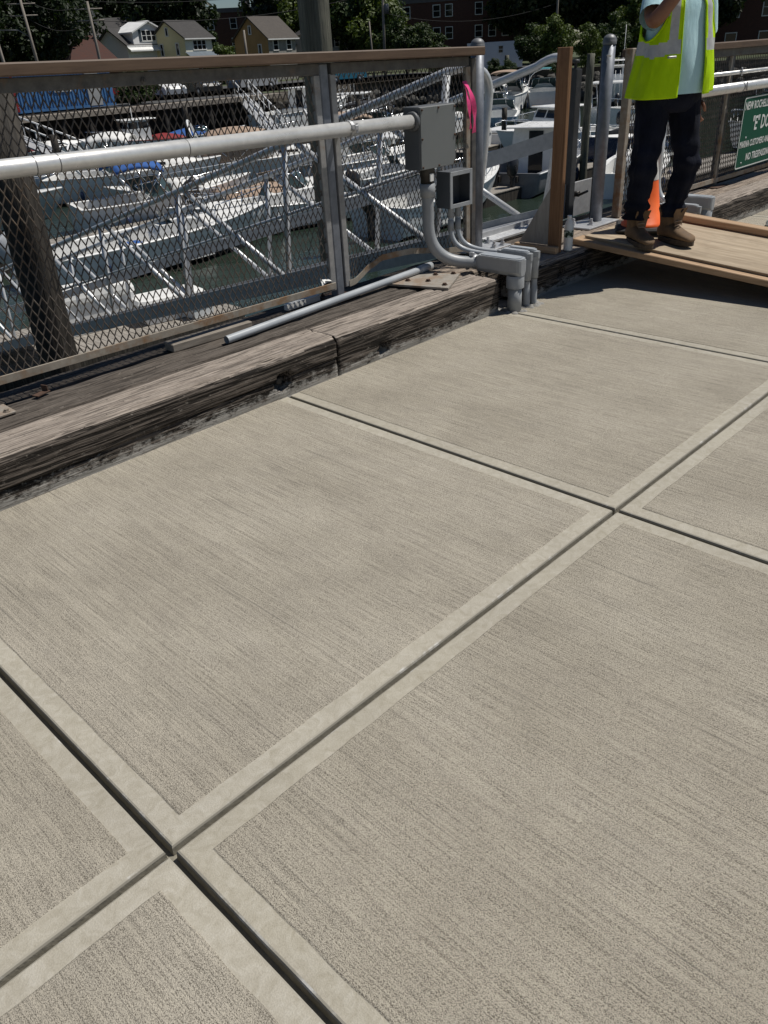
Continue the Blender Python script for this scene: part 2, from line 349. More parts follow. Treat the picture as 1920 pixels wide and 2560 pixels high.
# ---------------------------------------------------------------- mesh collector
class MB:
    def __init__(s): s.v = []; s.f = []; s.sm = []; s.mi = []; s.cur = 0; s.T = None
    def add(s, vs, fs, smooth=False, mi=None):
        o = len(s.v)
        for p in vs:
            p = V(p)
            if s.T is not None: p = s.T @ p
            s.v.append(p)
        for f in fs:
            s.f.append(tuple(i+o for i in f)); s.sm.append(smooth); s.mi.append(s.cur if mi is None else mi)
        return o
    def box(s, lo, hi, bev=0.0, mi=None):
        x0, y0, z0 = lo; x1, y1, z1 = hi
        if bev <= 0:
            vs = [(x, y, z) for x in (x0, x1) for y in (y0, y1) for z in (z0, z1)]
            s.add(vs, [(0, 1, 3, 2), (4, 6, 7, 5), (0, 4, 5, 1), (2, 3, 7, 6), (0, 2, 6, 4), (1, 5, 7, 3)], False, mi); return s
        b = bev; vs = []; idx = {}
        C = ((x0, x1), (y0, y1), (z0, z1))
        for i in (0, 1):
            for j in (0, 1):
                for k in (0, 1):
                    c = [C[0][i], C[1][j], C[2][k]]; sg = [1-2*i, 1-2*j, 1-2*k]
                    for a in range(3):
                        p = [c[q] + (0 if q == a else sg[q]*b) for q in range(3)]
                        idx[(i, j, k, a)] = len(vs); vs.append(p)
        fs = []
        for a in range(3):
            o1, o2 = [q for q in range(3) if q != a]
            for sd in (0, 1):
                ring = []
                for (p, q) in ((0, 0), (1, 0), (1, 1), (0, 1)):
                    key = [0, 0, 0]; key[a] = sd; key[o1] = p; key[o2] = q
                    ring.append(idx[(key[0], key[1], key[2], a)])
                flip = (sd == 0) ^ (a == 1)
                fs.append(tuple(reversed(ring)) if flip else tuple(ring))
        for a in range(3):
            o1, o2 = [q for q in range(3) if q != a]
            for p in (0, 1):
                for q in (0, 1):
                    def K(e, face):
                        key = [0, 0, 0]; key[a] = e; key[o1] = p; key[o2] = q; return idx[(key[0], key[1], key[2], face)]
                    fs.append((K(0, o1), K(1, o1), K(1, o2), K(0, o2)))
        for i in (0, 1):
            for j in (0, 1):
                for k in (0, 1): fs.append((idx[(i, j, k, 0)], idx[(i, j, k, 1)], idx[(i, j, k, 2)]))
        s.add(vs, fs, False, mi); return s
    def obox(s, c, size, rot, bev=0.0, mi=None):
        T0 = s.T; M = Matrix.Translation(c) @ rot.to_matrix().to_4x4() if hasattr(rot, 'to_matrix') else Matrix.Translation(c) @ rot.to_4x4()
        s.T = M if T0 is None else T0 @ M
        h = [q/2 for q in size]; s.box([-q for q in h], h, bev, mi); s.T = T0; return s
    def tube(s, pts, r, n=10, caps=True, smooth=True, mi=None, squash=None):
        pts = [V(p) for p in pts]; k = len(pts)
        rs = r if isinstance(r, (list, tuple)) else [r]*k
        tg = []
        for i in range(k):
            d = (pts[min(i+1, k-1)] - pts[max(i-1, 0)]); tg.append(d.normalized())
        a = V((0, 0, 1)) if abs(tg[0].z) < 0.9 else V((1, 0, 0))
        u = tg[0].cross(a).normalized(); vs = []
        for i in range(k):
            u = (u - tg[i]*u.dot(tg[i])).normalized(); w_ = tg[i].cross(u)
            for j in range(n):
                th = 2*pi*j/n; vs.append(pts[i] + (u*cos(th) + w_*sin(th))*rs[i])
        fs = [(i*n+j, i*n+(j+1) % n, (i+1)*n+(j+1) % n, (i+1)*n+j) for i in range(k-1) for j in range(n)]
        o = s.add(vs, fs, smooth, mi)
        if caps:
            s.f.append(tuple(o+j for j in reversed(range(n)))); s.sm.append(False); s.mi.append(s.cur if mi is None else mi)
            s.f.append(tuple(o+(k-1)*n+j for j in range(n))); s.sm.append(False); s.mi.append(s.cur if mi is None else mi)
        return s
    def lathe(s, prof, c=(0, 0, 0), n=20, smooth=True, mi=None, rot=None):
        R = rot.to_matrix() if rot is not None else Matrix.Identity(3)
        vs = [V(c) + R @ V((r*cos(2*pi*j/n), r*sin(2*pi*j/n), z)) for r, z in prof for j in range(n)]
        fs = [(i*n+j, i*n+(j+1) % n, (i+1)*n+(j+1) % n, (i+1)*n+j) for i in range(len(prof)-1) for j in range(n)]
        s.add(vs, fs, smooth, mi); return s
    def loft(s, rings, closed=True, caps=(True, True), smooth=True, mi=None):
        n = len(rings[0]); vs = [p for r in rings for p in r]
        J = n if closed else n-1
        fs = [(i*n+j, i*n+(j+1) % n, (i+1)*n+(j+1) % n, (i+1)*n+j) for i in range(len(rings)-1) for j in range(J)]
        o = s.add(vs, fs, smooth, mi); k = len(rings)
        for flag, rg in ((caps[0], reversed(range(n))), (caps[1], ((k-1)*n+j for j in range(n)))):
            if flag:
                s.f.append(tuple(o+j for j in rg)); s.sm.append(False); s.mi.append(s.cur if mi is None else mi)
        return s
    def prism(s, poly, z0, z1, mi=None, smooth=False):
        n = len(poly); vs = [(p[0], p[1], z0) for p in poly] + [(p[0], p[1], z1) for p in poly]
        fs = [tuple(reversed(range(n))), tuple(range(n, 2*n))] + [(i, (i+1) % n, n+(i+1) % n, n+i) for i in range(n)]
        s.add(vs, fs, smooth, mi); return s
    def quad(s, a, b, c, d, mi=None): s.add([a, b, c, d], [(0, 1, 2, 3)], False, mi); return s
    def build(s, name, mats, parent=None, kind=None, label=None, org=None):
        if not isinstance(mats, (list, tuple)): mats = [mats]
        o0 = V(org) if org is not None else V((0, 0, 0))
        me = bpy.data.meshes.new(name)
        me.from_pydata([tuple(p - o0) for p in s.v], [], s.f)
        for mm in mats: me.materials.append(MATS[mm])
        me.polygons.foreach_set('use_smooth', s.sm); me.polygons.foreach_set('material_index', s.mi); me.update()
        o = bpy.data.objects.new(name, me); col.objects.link(o); o.location = o0
        if parent is not None: o.parent = parent
        if kind: o['kind'] = kind
        if label: o['label'] = label
        return o
def tag(o, label, cat, group=None):
    o['label'] = label; o['category'] = cat
    if group: o['group'] = group
    return o
def thing(name, label, cat, loc=(0, 0, 0), rz=0.0, group=None):
    o = bpy.data.objects.new(name, None); o.empty_display_size = 0.1; col.objects.link(o)
    o.location = loc; o.rotation_euler = (0, 0, rz); tag(o, label, cat, group); return o
def copy_tree(o, parent=None):
    c = o.copy(); col.objects.link(c)
    if parent is not None: c.parent = parent
    for ch in list(o.children): copy_tree(ch, c)
    return c
# part built in world coordinates under a thing whose Empty stands at t.location (no rotation)
def wpart(mb, name, mats, t, **kw):
    loc = V(t.location)
    mb.v = [p - loc for p in mb.v]
    return mb.build(name, mats, t, **kw)
def bez(p0, p1, p2, p3, n=12):
    p0, p1, p2, p3 = map(V, (p0, p1, p2, p3)); out = []
    for i in range(n+1):
        t = i/n; q = 1-t; out.append(p0*q**3 + p1*3*q*q*t + p2*3*q*t*t + p3*t**3)
    return out
def nz(x, y=0.0, z=0.0): return noise.noise(V((x, y, z)))
def mbf(vs, fs): m = MB(); m.add(vs, fs); return m
# ================================================================ pavement
XL = [-3.72, -1.86, 0.0, 1.861, 3.644, 5.46, 7.30, 9.15, 11.0]
YL = [-5.5, -3.7, -1.85, 0.0, 1.84]
pb = MB(); pb.quad((-3.9, -5.7, -0.0300), (11.2, -5.7, -0.0300), (11.2, 1.86, -0.0300), (-3.9, 1.86, -0.0300))
pavement = pb.build('pavement', 'concrete_groove', kind='structure')
def slab(x0, x1, y0, y1, kerb):
    mb = MB(); K = 46
    rings = []
    for ins, zz, jit in ((0.0068, -0.0310, 0.0), (0.0082, -0.0075, 0.0005), (0.0100, -0.0020, 0.0008), (0.0140, 0.0, 0.0010),
                         (0.0640, 0.0, 0.0034), (0.0648, 0.0004, 0.0034), (0.0685, 0.0026, 0.0040)):
        top = 0.0 if kerb else ins
        a0, a1, b0, b1 = x0+ins, x1-ins, y0+ins, y1-top
        pts = []
        for side in range(4):
            for k in range(K):
                t = k/K
                if side == 0: p = (a0+(a1-a0)*t, b0); nrm = (0, 1); q = p[0]
                elif side == 1: p = (a1, b0+(b1-b0)*t); nrm = (-1, 0); q = p[1]
                elif side == 2: p = (a1-(a1-a0)*t, b1); nrm = (0, -1) if not kerb else (0, 0); q = p[0]
                else: p = (a0, b1-(b1-b0)*t); nrm = (1, 0); q = p[1]
                e = 0 if k == 0 else jit*(nz(q*9+x0*3+side*7, y0*5+ins*30) + 0.6*nz(q*31+side, x0+y0))
                pts.append((p[0]+nrm[0]*e, p[1]+nrm[1]*e, zz))
        rings.append(pts)
    n = 4*K
    vs = [p for r in rings for p in r]; mi = [3, 2, 2, 0, 0, 1]
    for i in range(len(rings)-1):
        o = len(mb.v) if i == 0 else 0
        for j in range(n):
            side = j//K
            mm = mi[i]
            if kerb and side == 2: mm = 1
            mb.f.append((i*n+j, i*n+(j+1) % n, (i+1)*n+(j+1) % n, (i+1)*n+j)); mb.sm.append(False); mb.mi.append(mm)
    mb.v = [V(p) for p in vs]
    k = len(rings)-1
    mb.f.append(tuple(k*n+j for j in range(n))); mb.sm.append(False); mb.mi.append(1)
    return mb.build('slab', ['concrete_trowel', 'concrete_broom', 'concrete_lip', 'concrete_groove'], pavement, org=((x0+x1)/2, (y0+y1)/2, 0))
for i in range(len(XL)-1):
    for j in range(len(YL)-1):
        slab(XL[i], XL[i+1], YL[j], YL[j+1], j == len(YL)-2)
# a few crumbs on the slab
cr = MB()
for k in range(16):
    x, y = random.uniform(0.2, 5.0), random.uniform(-1.0, 1.75); r = random.choice((0.0012, 0.0016, 0.0026))
    cr.lathe([(0.0, 0.002), (r, 0.002+r*0.4), (r*0.7, 0.002+r*1.2), (0, 0.002+r*1.5)], (x, y, 0), 5, False)
g_ = cr.build('grit', 'concrete_old', kind='stuff'); tag(g_, 'loose specks of grit scattered over the new concrete', 'grit')

dk = MB(); dk.box((-4.2, -6.0, -0.55), (11.5, 2.53, -0.04))
dk.build('dock_deck', 'concrete_old', kind='structure')

# ================================================================ kerb and deck timbers
def timber_obj(name, label, x0, x1, y0, y1, z0, z1, mat, seed, step=0.02, yslope=0.0, holes=(), edge=0.022, rough=0.004, crack=None, group=None, cat='timber', grooves=()):
    mb = MB(); nx = max(2, int((x1-x0)/step)); sec = []
    nf, nr, ntop = 26, 6, 34
    for i in range(nf): sec.append((0.0, (z1-edge-z0)*i/(nf-1), 'f'))
    for i in range(1, nr): a = pi/2*i/nr; sec.append((edge*(1-cos(a)), z1-edge-z0+edge*sin(a), 'r'))
    for i in range(ntop): sec.append((edge+(y1-y0-2*edge)*i/(ntop-1), z1-z0, 't'))
    for i in range(1, nr): a = pi/2*i/nr; sec.append((y1-y0-edge*(1-sin(a)), z1-z0-edge*(1-cos(a)), 'r'))
    for i in range(5): sec.append((y1-y0, (z1-edge-z0)*(1-i/4), 'b'))
    rings = []
    for ix in range(nx+1):
        x = x0+(x1-x0)*ix/nx; ring = []
        wear = 0.5+0.5*nz(x*1.3+seed, seed*2.1)
        yo = yslope*(x-x0)
        for (yy, zz, k) in sec:
            big = nz(x*0.9+seed, yy*4, zz*4+seed); fine = nz(x*5+seed, yy*38+seed, zz*38)
            y = y0+yy+yo; z = z0+zz
            if k == 'f':
                y -= rough*(big+0.9*fine)
                for (hx, hz, hr) in holes:
                    d = sqrt((x-hx)**2+(z-hz)**2)
                    if d < hr: y += 0.085
                    elif d < hr*1.35: y += 0.004*(1-(d-hr)/(hr*0.35))
                if crack:
                    cz = z0+crack[0]+crack[1]*(x-x0)+0.012*nz(x*2.2, seed)
                    d = abs(z-cz)
                    if d < 0.009: y += 0.022*(1-d/0.009)
                    elif z < cz: y += 0.006
            elif k == 'r':
                cut = edge*0.55*wear*(1+nz(x*7, seed))
                y += cut if yy < 0.1 else -cut*0.6; z -= cut*0.9
            elif k == 't':
                z += rough*0.8*(big+0.8*fine) - 0.002*wear
                for (gy, gd, gs) in grooves:
                    dq = abs(yy-gy-0.02*nz(x*1.7+gs, gs)-0.006*nz(x*9, gs))
                    if dq < 0.010: z -= gd*(1-dq/0.010)*max(0.0, min(1.0, 0.6+1.6*nz(x*0.8+gs*3, gs)))
            ring.append(V((x, y, z)))
        rings.append(ring)
    mb.loft(rings, closed=True, caps=(True, True), smooth=True)
    ns = len(sec)
    for ix in range(nx):
        jit = 2.2+1.1*nz((x0+(x1-x0)*ix/nx)*2.2+seed, 4.4)
        for j in range(ns):
            k = sec[j][2]
            if k == 't' or (k == 'r' and j < nf+nr+2 and j-nf >= jit-1) or (k == 'r' and j > nf+nr+5): mb.mi[ix*ns+j] = 1
    o = mb.build(name, [mat, mat+'_top'], org=((x0+x1)/2, (y0+y1)/2, z0)); tag(o, label, cat, group)
    for (hx, hz, hr) in holes:
        b = MB(); yb = y0+yslope*(hx-x0)+0.06
        b.lathe([(hr*0.42, 0.0), (hr*0.42, -0.012), (hr*0.30, -0.016), (0, -0.016)], (hx+0.004, yb, hz-0.006), 6, False, rot=Matrix.Rotation(-pi/2, 3, 'X').to_quaternion())
        p = b.build('bolt', 'black_fit', o); p.location = -V(o.location)
    return o
timber_obj('kerb_timber', 'long weathered kerb timber with one bolt hole, beside the loose wood offcut', -2.6, 2.196, 1.80, 2.055, -0.012, 0.217, 'timber_kerb', 3.1, holes=((1.835, 0.082, 0.048),), crack=(0.05, 0.012), edge=0.028, grooves=((0.10, 0.010, 8.2), (0.18, 0.012, 3.9)))
timber_obj('kerb_timber', 'short weathered kerb timber with one bolt hole, under the bolted steel plate', 2.206, 3.585, 1.803, 2.05, -0.012, 0.213, 'timber_kerb', 8.7, holes=((2.545, 0.058, 0.036),), edge=0.022, grooves=((0.12, 0.010, 6.2), (0.17, 0.012, 1.9)))
timber_obj('kerb_timber', 'dark kerb timber with two bolt holes, under the plywood ramp and the wooden brace', 3.945, 5.62, 1.805, 2.05, -0.012, 0.215, 'timber_kerb', 5.3, holes=((4.285, 0.105, 0.034), (4.555, 0.105, 0.034)), yslope=-0.03, edge=0.035)
timber_obj('kerb_timber', 'pale weathered kerb timber in front of the green dock sign', 5.63, 11.0, 1.755, 2.0, -0.012, 0.213, 'timber_kerb', 12.3, yslope=-0.018, edge=0.03)
timber_obj('deck_timber', 'dark cracked deck timber under the loose grey pipe', -2.6, 3.30, 2.066, 2.345, -0.05, 0.206, 'timber_dark', 21.3, edge=0.022, rough=0.010, grooves=((0.06, 0.020, 1.3), (0.13, 0.028, 4.1), (0.20, 0.018, 7.7)))
timber_obj('deck_timber', 'deck timber under the gate between the steel posts', 3.312, 5.9, 2.062, 2.345, -0.05, 0.209, 'timber_pale', 25.9, edge=0.018, rough=0.007, grooves=((0.09, 0.02, 2.2), (0.19, 0.02, 5.5)))
timber_obj('deck_timber', 'worn deck timber under the fence with the green sign', 5.912, 11.0, 1.975, 2.26, -0.05, 0.203, 'timber_pale', 29.4, edge=0.018, rough=0.006, yslope=-0.012, grooves=((0.09, 0.02, 3.2), (0.19, 0.02, 6.5)))
timber_obj('deck_timber', 'splintered outer edge timber beyond the mesh fence', -2.6, 4.2, 2.356, 2.575, -0.06, 0.196, 'timber_dark', 33.2, edge=0.02, rough=0.01)
timber_obj('deck_timber', 'outer edge timber beyond the gate and the far fence', 4.212, 11.0, 2.356, 2.56, -0.06, 0.190, 'timber_dark', 39.2, edge=0.02, rough=0.008)

# ================================================================ left mesh fence
FX = 2.75
def fz(x): return -0.013*(x-FX)
def slopebox(mb, x0, x1, y0, y1, z0, z1, bev=0.002, f=fz):
    n0 = len(mb.v); mb.box((x0, y0, z0), (x1, y1, z1), bev)
    for i in range(n0, len(mb.v)): mb.v[i].z += f(mb.v[i].x)
    return mb
DX, DZ = 0.0368, 0.0420
def mesh_panel(x0, x1, z0, z1, y, warp, r=0.0032):
    mb = MB(); nc = int((x1-x0)/DX)+1; nrow = int((z1-z0)/DZ)+2
    for fam in (1, -1):
        for k in range(-1, nc+1):
            pts = []
            for j in range(nrow):
                x = x0+(k+(0.5*fam if j % 2 else 0.0))*DX; zc = z1-j*DZ
                for b in (0.0042, -0.0042):
                    zq = zc+b
                    if x < x0-0.001 or x > x1+0.001:
                        xx = min(max(x, x0), x1)
                    else: xx = x
                    yo = 0.0012*(1 if b > 0 else -1)
                    pts.append(warp(xx, y+yo, max(zq, z0)))
            q = [pts[0]]
            for p in pts[1:]:
                if (p-q[-1]).length > 1e-4: q.append(p)
            if len(q) > 1 and max(abs(p.x-q[0].x) for p in q) > 1e-3: mb.tube(q, r, 4, caps=False, smooth=False)
    return mb
fence = thing('mesh_fence', 'rusty diamond mesh fence with brown rail cap, beside the grey junction box', 'fence', (FX, 2.36, 0.2))
def P_(mb, name, mats, **kw): return wpart(mb, name, mats, fence, **kw)
# brown composite cap in two lengths with a slight joint
cp = MB(); slopebox(cp, -1.6, 4.03, 2.265, 2.405, 1.428, 1.476, 0.006); P_(cp, 'rail_cap', 'composite_rail')
tr = MB(); slopebox(tr, -1.6, 2.715, 2.335, 2.375, 1.372, 1.426, 0.003); P_(tr, 'top_rail', 'frame_steel')
tr = MB(); slopebox(tr, 2.80, 3.955, 2.335, 2.375, 1.374, 1.426, 0.003); P_(tr, 'top_rail', 'frame_steel')
for xx in (-0.55, FX):
    ps = MB(); ps.box((xx-0.03, 2.338, 0.215), (xx+0.03, 2.398, 1.425-0.013*(xx-FX)), 0.006); po = P_(ps, 'post', 'galv_post')
    bp = MB(); bp.box((xx-0.09, 2.27, 0.207), (xx+0.09, 2.46, 0.218), 0.002); P_(bp, 'base_plate', 'rust_dark')
    for (ax, ay) in ((-0.065, 2.295), (0.065, 2.295), (-0.065, 2.435), (0.065, 2.435)):
        b = MB(); b.lathe([(0.012, 0.218), (0.012, 0.228), (0.006, 0.230), (0.006, 0.238), (0, 0.238)], (xx+ax, ay, 0), 6, False); P_(b, 'bolt', 'rust_dark')
# panel stiles either side of the middle post and at the gate end
for (a, b, mt) in ((2.672, 2.712, 'frame_pale'), (2.788, 2.828, 'frame_pale'), (3.925, 3.968, 'frame_rusty')):
    st = MB(); st.box((a, 2.332, 0.265), (b, 2.362, 1.372-0.013*((a+b)/2-FX)), 0.003); P_(st, 'stile', mt)
ts = MB(); ts.box((3.985, 2.335, 0.215), (4.03, 2.385, 1.40), 0.004); P_(ts, 'end_stile', 'frame_steel')
# bottom rails: straight rusty flat on the left, bent strip on the right
br = MB(); slopebox(br, -1.6, 2.70, 2.322, 2.330, 0.276, 0.312, 0.001); slopebox(br, -1.6, 2.70, 2.3302, 2.362, 0.276, 0.283, 0.001); P_(br, 'bottom_rail', 'frame_rusty')
BEND = [(2.815, 0.262), (2.87, 0.262), (2.96, 0.278), (3.06, 0.318), (3.125, 0.350), (3.22, 0.352), (3.36, 0.346), (3.52, 0.322), (3.70, 0.285), (3.97, 0.255)]
def bendz(x):
    for (a, za), (b, zb) in zip(BEND, BEND[1:]):
        if a <= x <= b:
            t = (x-a)/(b-a); t = t*t*(3-2*t)*0.5+t*0.5; return za+(zb-za)*t
    return BEND[0][1] if x < BEND[0][0] else BEND[-1][1]
def bulge(x, z): return 0.075*math.exp(-((x-3.02)/0.14)**2)*max(0, 1-(z-0.28)/0.42)
bb = MB(); rings = []
for i in range(60):
    x = 2.815+(3.97-2.815)*i/59; z = bendz(x); yo = 2.322+bulge(x, z)*0.9-0.01*sin((x-2.8)*9)
    rings.append([V((x, yo, z)), V((x, yo, z+0.036)), V((x, yo+0.004, z+0.036)), V((x, yo+0.004, z))])
bb.loft(rings, smooth=False); P_(bb, 'bent_strip', 'frame_rusty', label='buckled rusty bottom strip of the fence panel')
def warp1(x, y, z): return V((x, y, z+fz(x)))
def warp2(x, y, z):
    zt, zb = 1.385, 0.27; t = min(1, max(0, (zt-z)/(zt-zb)))
    nb = bendz(x)+0.02
    z2 = zt-(zt-nb)*t if t > 0 else z
    pinch = -0.05*math.exp(-((x-3.22)/0.12)**2)*max(0, t-0.45)/0.55
    return V((x+pinch, y+bulge(x, z2), z2+fz(x)))
m1 = mesh_panel(-1.6, 2.69, 0.285, 1.39, 2.349, warp1); P_(m1, 'mesh', 'mesh_rusty', kind='stuff')
m2 = mesh_panel(2.81, 3.94, 0.27, 1.39, 2.349, warp2); P_(m2, 'mesh', 'mesh_rusty', kind='stuff')
bt = MB(); bt.lathe([(0.014, 0), (0.014, 0.006), (0.007, 0.008), (0.007, 0.014), (0, 0.014)], (1.68, 2.335, 1.405), 6, False, rot=Matrix.Rotation(pi/2, 3, 'X').to_quaternion()); P_(bt, 'bolt', 'frame_steel')

# ================================================================ pipe along the fence, junction boxes, conduits
hp = thing('conduit_pipe', 'thick pale metal conduit pipe strapped along the mesh fence into the junction box', 'pipe', (1.0, 2.245, 1.13))
def pz(x): return 1.113-0.0145*(x-2.81)
def pipe_seg(a, b, r, n=24): return MB().tube([(x, 2.245, pz(x)) for x in (a, (a+b)/2, b)], r, n)
wpart(pipe_seg(-1.7, 3.335, 0.0365, 28), 'pipe', 'conduit_white', hp)
for xq in (1.06, 1.16, 1.78): wpart(pipe_seg(xq, xq+0.004, 0.0371, 28), 'joint_ring', 'galv_dull', hp)
for xc in (2.812, -0.50):
    cl = MB(); ring = []
    for i in range(25):
        a = 2*pi*i/24; ring.append((xc, 2.245+0.0395*cos(a), pz(xc)+0.0395*sin(a)))
    for i in range(24):
        a, b = V(ring[i]), V(ring[i+1]); d = V((0.010, 0, 0))
        o_ = (V((xc, 2.245, pz(xc)))); ea = (a-o_)*1.05+o_; eb = (b-o_)*1.05+o_
        cl.add([a-d, a+d, b+d, b-d, ea-d, ea+d, eb+d, eb-d], [(4, 5, 6, 7), (0, 3, 2, 1), (0, 4, 7, 3), (1, 2, 6, 5)])
    cl.box((xc-0.012, 2.178, pz(xc)-0.004), (xc+0.012, 2.206, pz(xc)+0.020), 0.002)
    cl.lathe([(0.008, 0), (0.008, 0.045), (0, 0.045)], (xc+0.006, 2.188, pz(xc)-0.018), 6, False)
    cl.box((xc-0.014, 2.28, pz(xc)-0.012), (xc+0.014, 2.336, pz(xc)+0.012), 0.002)
    wpart(cl, 'clamp', 'galv', hp)

jb = thing('junction_box', 'large closed grey electrical junction box on the fence with screwed lid', 'electrical box', (3.495, 2.26, 0.85))
b = MB(); b.box((3.335, 2.206, 0.842), (3.655, 2.330, 1.178), 0.004); wpart(b, 'enclosure', 'box_dark', jb)
b = MB(); b.box((3.338, 2.1965, 0.845), (3.652, 2.2055, 1.175), 0.002); wpart(b, 'lid', 'box_grey', jb)
for (x, z) in [(3.350, 0.858), (3.495, 0.856), (3.640, 0.858), (3.350, 1.162), (3.495, 1.165), (3.640, 1.162), (3.348, 1.01), (3.642, 1.01)]:
    b = MB(); b.lathe([(0.0065, 0), (0.0065, 0.004), (0.004, 0.007), (0, 0.007)], (x, 2.1965, z), 10, rot=Matrix.Rotation(pi/2, 3, 'X').to_quaternion()); wpart(b, 'screw', 'rust_dark', jb)
b = MB(); b.lathe([(0.045, 0.0), (0.052, 0.004), (0.052, 0.022), (0.046, 0.028), (0.038, 0.028)], (3.335, 2.245, pz(3.33)), 20, rot=Matrix.Rotation(-pi/2, 3, 'Y').to_quaternion()); wpart(b, 'hub', 'box_dark', jb)

ob = thing('open_box', 'small grey electrical box with its lid missing, below the larger closed box', 'electrical box', (3.73, 2.27, 0.58))
b = MB(); x0, x1, z0, z1 = 3.622, 3.842, 0.583, 0.797
b.box((x0, 2.318, z0), (x1, 2.328, z1)); b.box((x0, 2.224, z0), (x0+0.006, 2.3175, z1)); b.box((x1-0.006, 2.224, z0), (x1, 2.3175, z1))
b.box((x0+0.0065, 2.224, z0), (x1-0.0065, 2.3175, z0+0.006)); b.box((x0+0.0065, 2.224, z1-0.006), (x1-0.0065, 2.3175, z1)); wpart(b, 'enclosure', 'box_dark', ob)
b = MB()
for (a0, a1, c0, c1) in ((x0, x0+0.024, z0, z1), (x1-0.024, x1, z0, z1), (x0+0.0242, x1-0.0242, z0, z0+0.024), (x0+0.0242, x1-0.0242, z1-0.024, z1)):
    b.box((a0, 2.216, c0), (a1, 2.2235, c1), 0.001)
wpart(b, 'rim', 'pvc_grey', ob)
b = MB(); b.lathe([(0.016, 0), (0.016, 0.006), (0.010, 0.007), (0.0, 0.004)], (3.735, 2.3175, 0.69), 14, rot=Matrix.Rotation(pi/2, 3, 'X').to_quaternion()); wpart(b, 'knockout', 'box_grey', ob)

# conduit body (pull elbow) along -y at height z
def lb_body(t, x, ya, yb, z0, z1, hw, mat):
    def sec(y, k): return [V((x+dx*hw*k, y, zc)) for dx, zc in ((-1, z0+0.25*(z1-z0)), (-0.72, z0), (0.72, z0), (1, z0+0.25*(z1-z0)), (1, z1), (-1, z1))]
    rings = []
    for y, k in ((ya, 0.62), (ya-0.012, 0.9), (ya-0.03, 1.0), (yb+0.05, 1.0), (yb+0.022, 0.93), (yb+0.006, 0.72), (yb, 0.45)): rings.append(sec(y, k))
    b = MB(); b.loft(rings, smooth=False); wpart(b, 'fitting', mat, t)
    c = MB(); n = 10; poly = []
    for i in range(n+1): a = pi+pi*i/n; poly.append((x+hw*1.04*cos(a), yb+0.045+hw*0.9*sin(a)))
    for i in range(n+1): a = pi*i/n; poly.append((x+hw*1.04*cos(a), ya-0.045+hw*0.6*sin(a)))
    c.prism(poly, z1+0.0005, z1+0.009); c.prism([((p[0]-x)*0.8+x, (p[1]-(ya+yb)/2)*0.9+(ya+yb)/2) for p in poly], z1+0.0095, z1+0.014); wpart(c, 'cover', 'pvc_light', t)
big = thing('elbow_conduit', 'thick grey conduit sweeping from the closed junction box down into the concrete', 'conduit', (3.675, 1.757, 0))
pth = [V((3.45, 2.255, 0.842)), V((3.45, 2.255, 0.66)), V((3.45, 2.255, 0.56))] + bez((3.45, 2.255, 0.52), (3.45, 2.25, 0.33), (3.53, 2.16, 0.272), (3.668, 2.035, 0.272), 16)
wpart(MB().tube(pth+[V((3.685, 1.99, 0.272))], 0.0365, 22), 'sweep', 'pvc_grey', big)
wpart(MB().lathe([(0.036, 0.68), (0.0465, 0.68), (0.0465, 0.755), (0.037, 0.757)], (3.45, 2.255, 0), 22), 'coupling', 'pvc_grey', big)
bf = MB().lathe([(0.037, 0.757), (0.041, 0.758), (0.041, 0.80), (0.045, 0.802), (0.045, 0.842)], (3.45, 2.255, 0), 22); bf.box((3.425, 2.2065, 0.772), (3.455, 2.2135, 0.815), 0, 1); wpart(bf, 'bushing', ['black_fit', 'tag_white'], big)
lb_body(big, 3.678, 2.03, 1.690, 0.225, 0.318, 0.050, 'pvc_grey')
wpart(MB().lathe([(0.056, 0.15), (0.056, 0.21), (0.050, 0.225)], (3.675, 1.745, 0), 22).lathe([(0.043, 0.151), (0.0555, 0.151)], (3.675, 1.745, 0), 22), 'collar', 'pvc_grey', big)
wpart(MB().tube([(3.675, 1.745, -0.01), (3.675, 1.745, 0.16)], 0.0435, 22), 'riser', 'pvc_grey', big)
hc = MB()
hc.lathe([(0.041, -0.018), (0.044, -0.018), (0.044, 0.018), (0.041, 0.018)], (3.662, 2.055, 0.275), 20, rot=Matrix.Rotation(pi/2+0.3, 3, 'X').to_quaternion()); hc.box((3.63, 2.045, 0.31), (3.65, 2.075, 0.335), 0.002)
wpart(hc, 'strap', 'galv', big)
for (px_, gx, lab) in ((3.690, 3.800, 'thin conduit from the open box into the concrete, next to the thick conduit'), (3.762, 3.878, 'thin conduit from the open box into the concrete, next to the wooden brace')):
    c = thing('small_conduit', lab, 'conduit', (gx, 1.745, 0), group='thin conduits below the open box')
    pth = [V((px_, 2.272, 0.583)), V((px_, 2.272, 0.48))] + bez((px_, 2.272, 0.45), (px_, 2.27, 0.30), (gx-0.02, 2.14, 0.297), (gx, 1.95, 0.297), 14)
    wpart(MB().tube(pth, 0.0155, 16), 'sweep', 'pvc_light', c)
    wpart(MB().lathe([(0.0155, 0.44), (0.0195, 0.44), (0.0195, 0.505), (0.0155, 0.507)], (px_, 2.272, 0), 16).lathe([(0.0155, 0.52), (0.0205, 0.52), (0.0205, 0.583)], (px_, 2.272, 0), 16), 'coupling', 'pvc_grey', c)
    lb_body(c, gx, 1.97, 1.712, 0.288, 0.332, 0.023, 'pvc_grey')
    wpart(MB().lathe([(0.019, 0.165), (0.0245, 0.168), (0.0245, 0.23), (0.027, 0.25), (0.027, 0.30)], (gx, 1.742, 0), 16), 'collar', 'pvc_grey', c)
    wpart(MB().lathe([(0.022, 0.0), (0.0225, 0.12), (0.019, 0.125), (0.019, 0.17)], (gx, 1.742, -0.008), 16), 'riser', 'pvc_grey', c)
mo = MB()
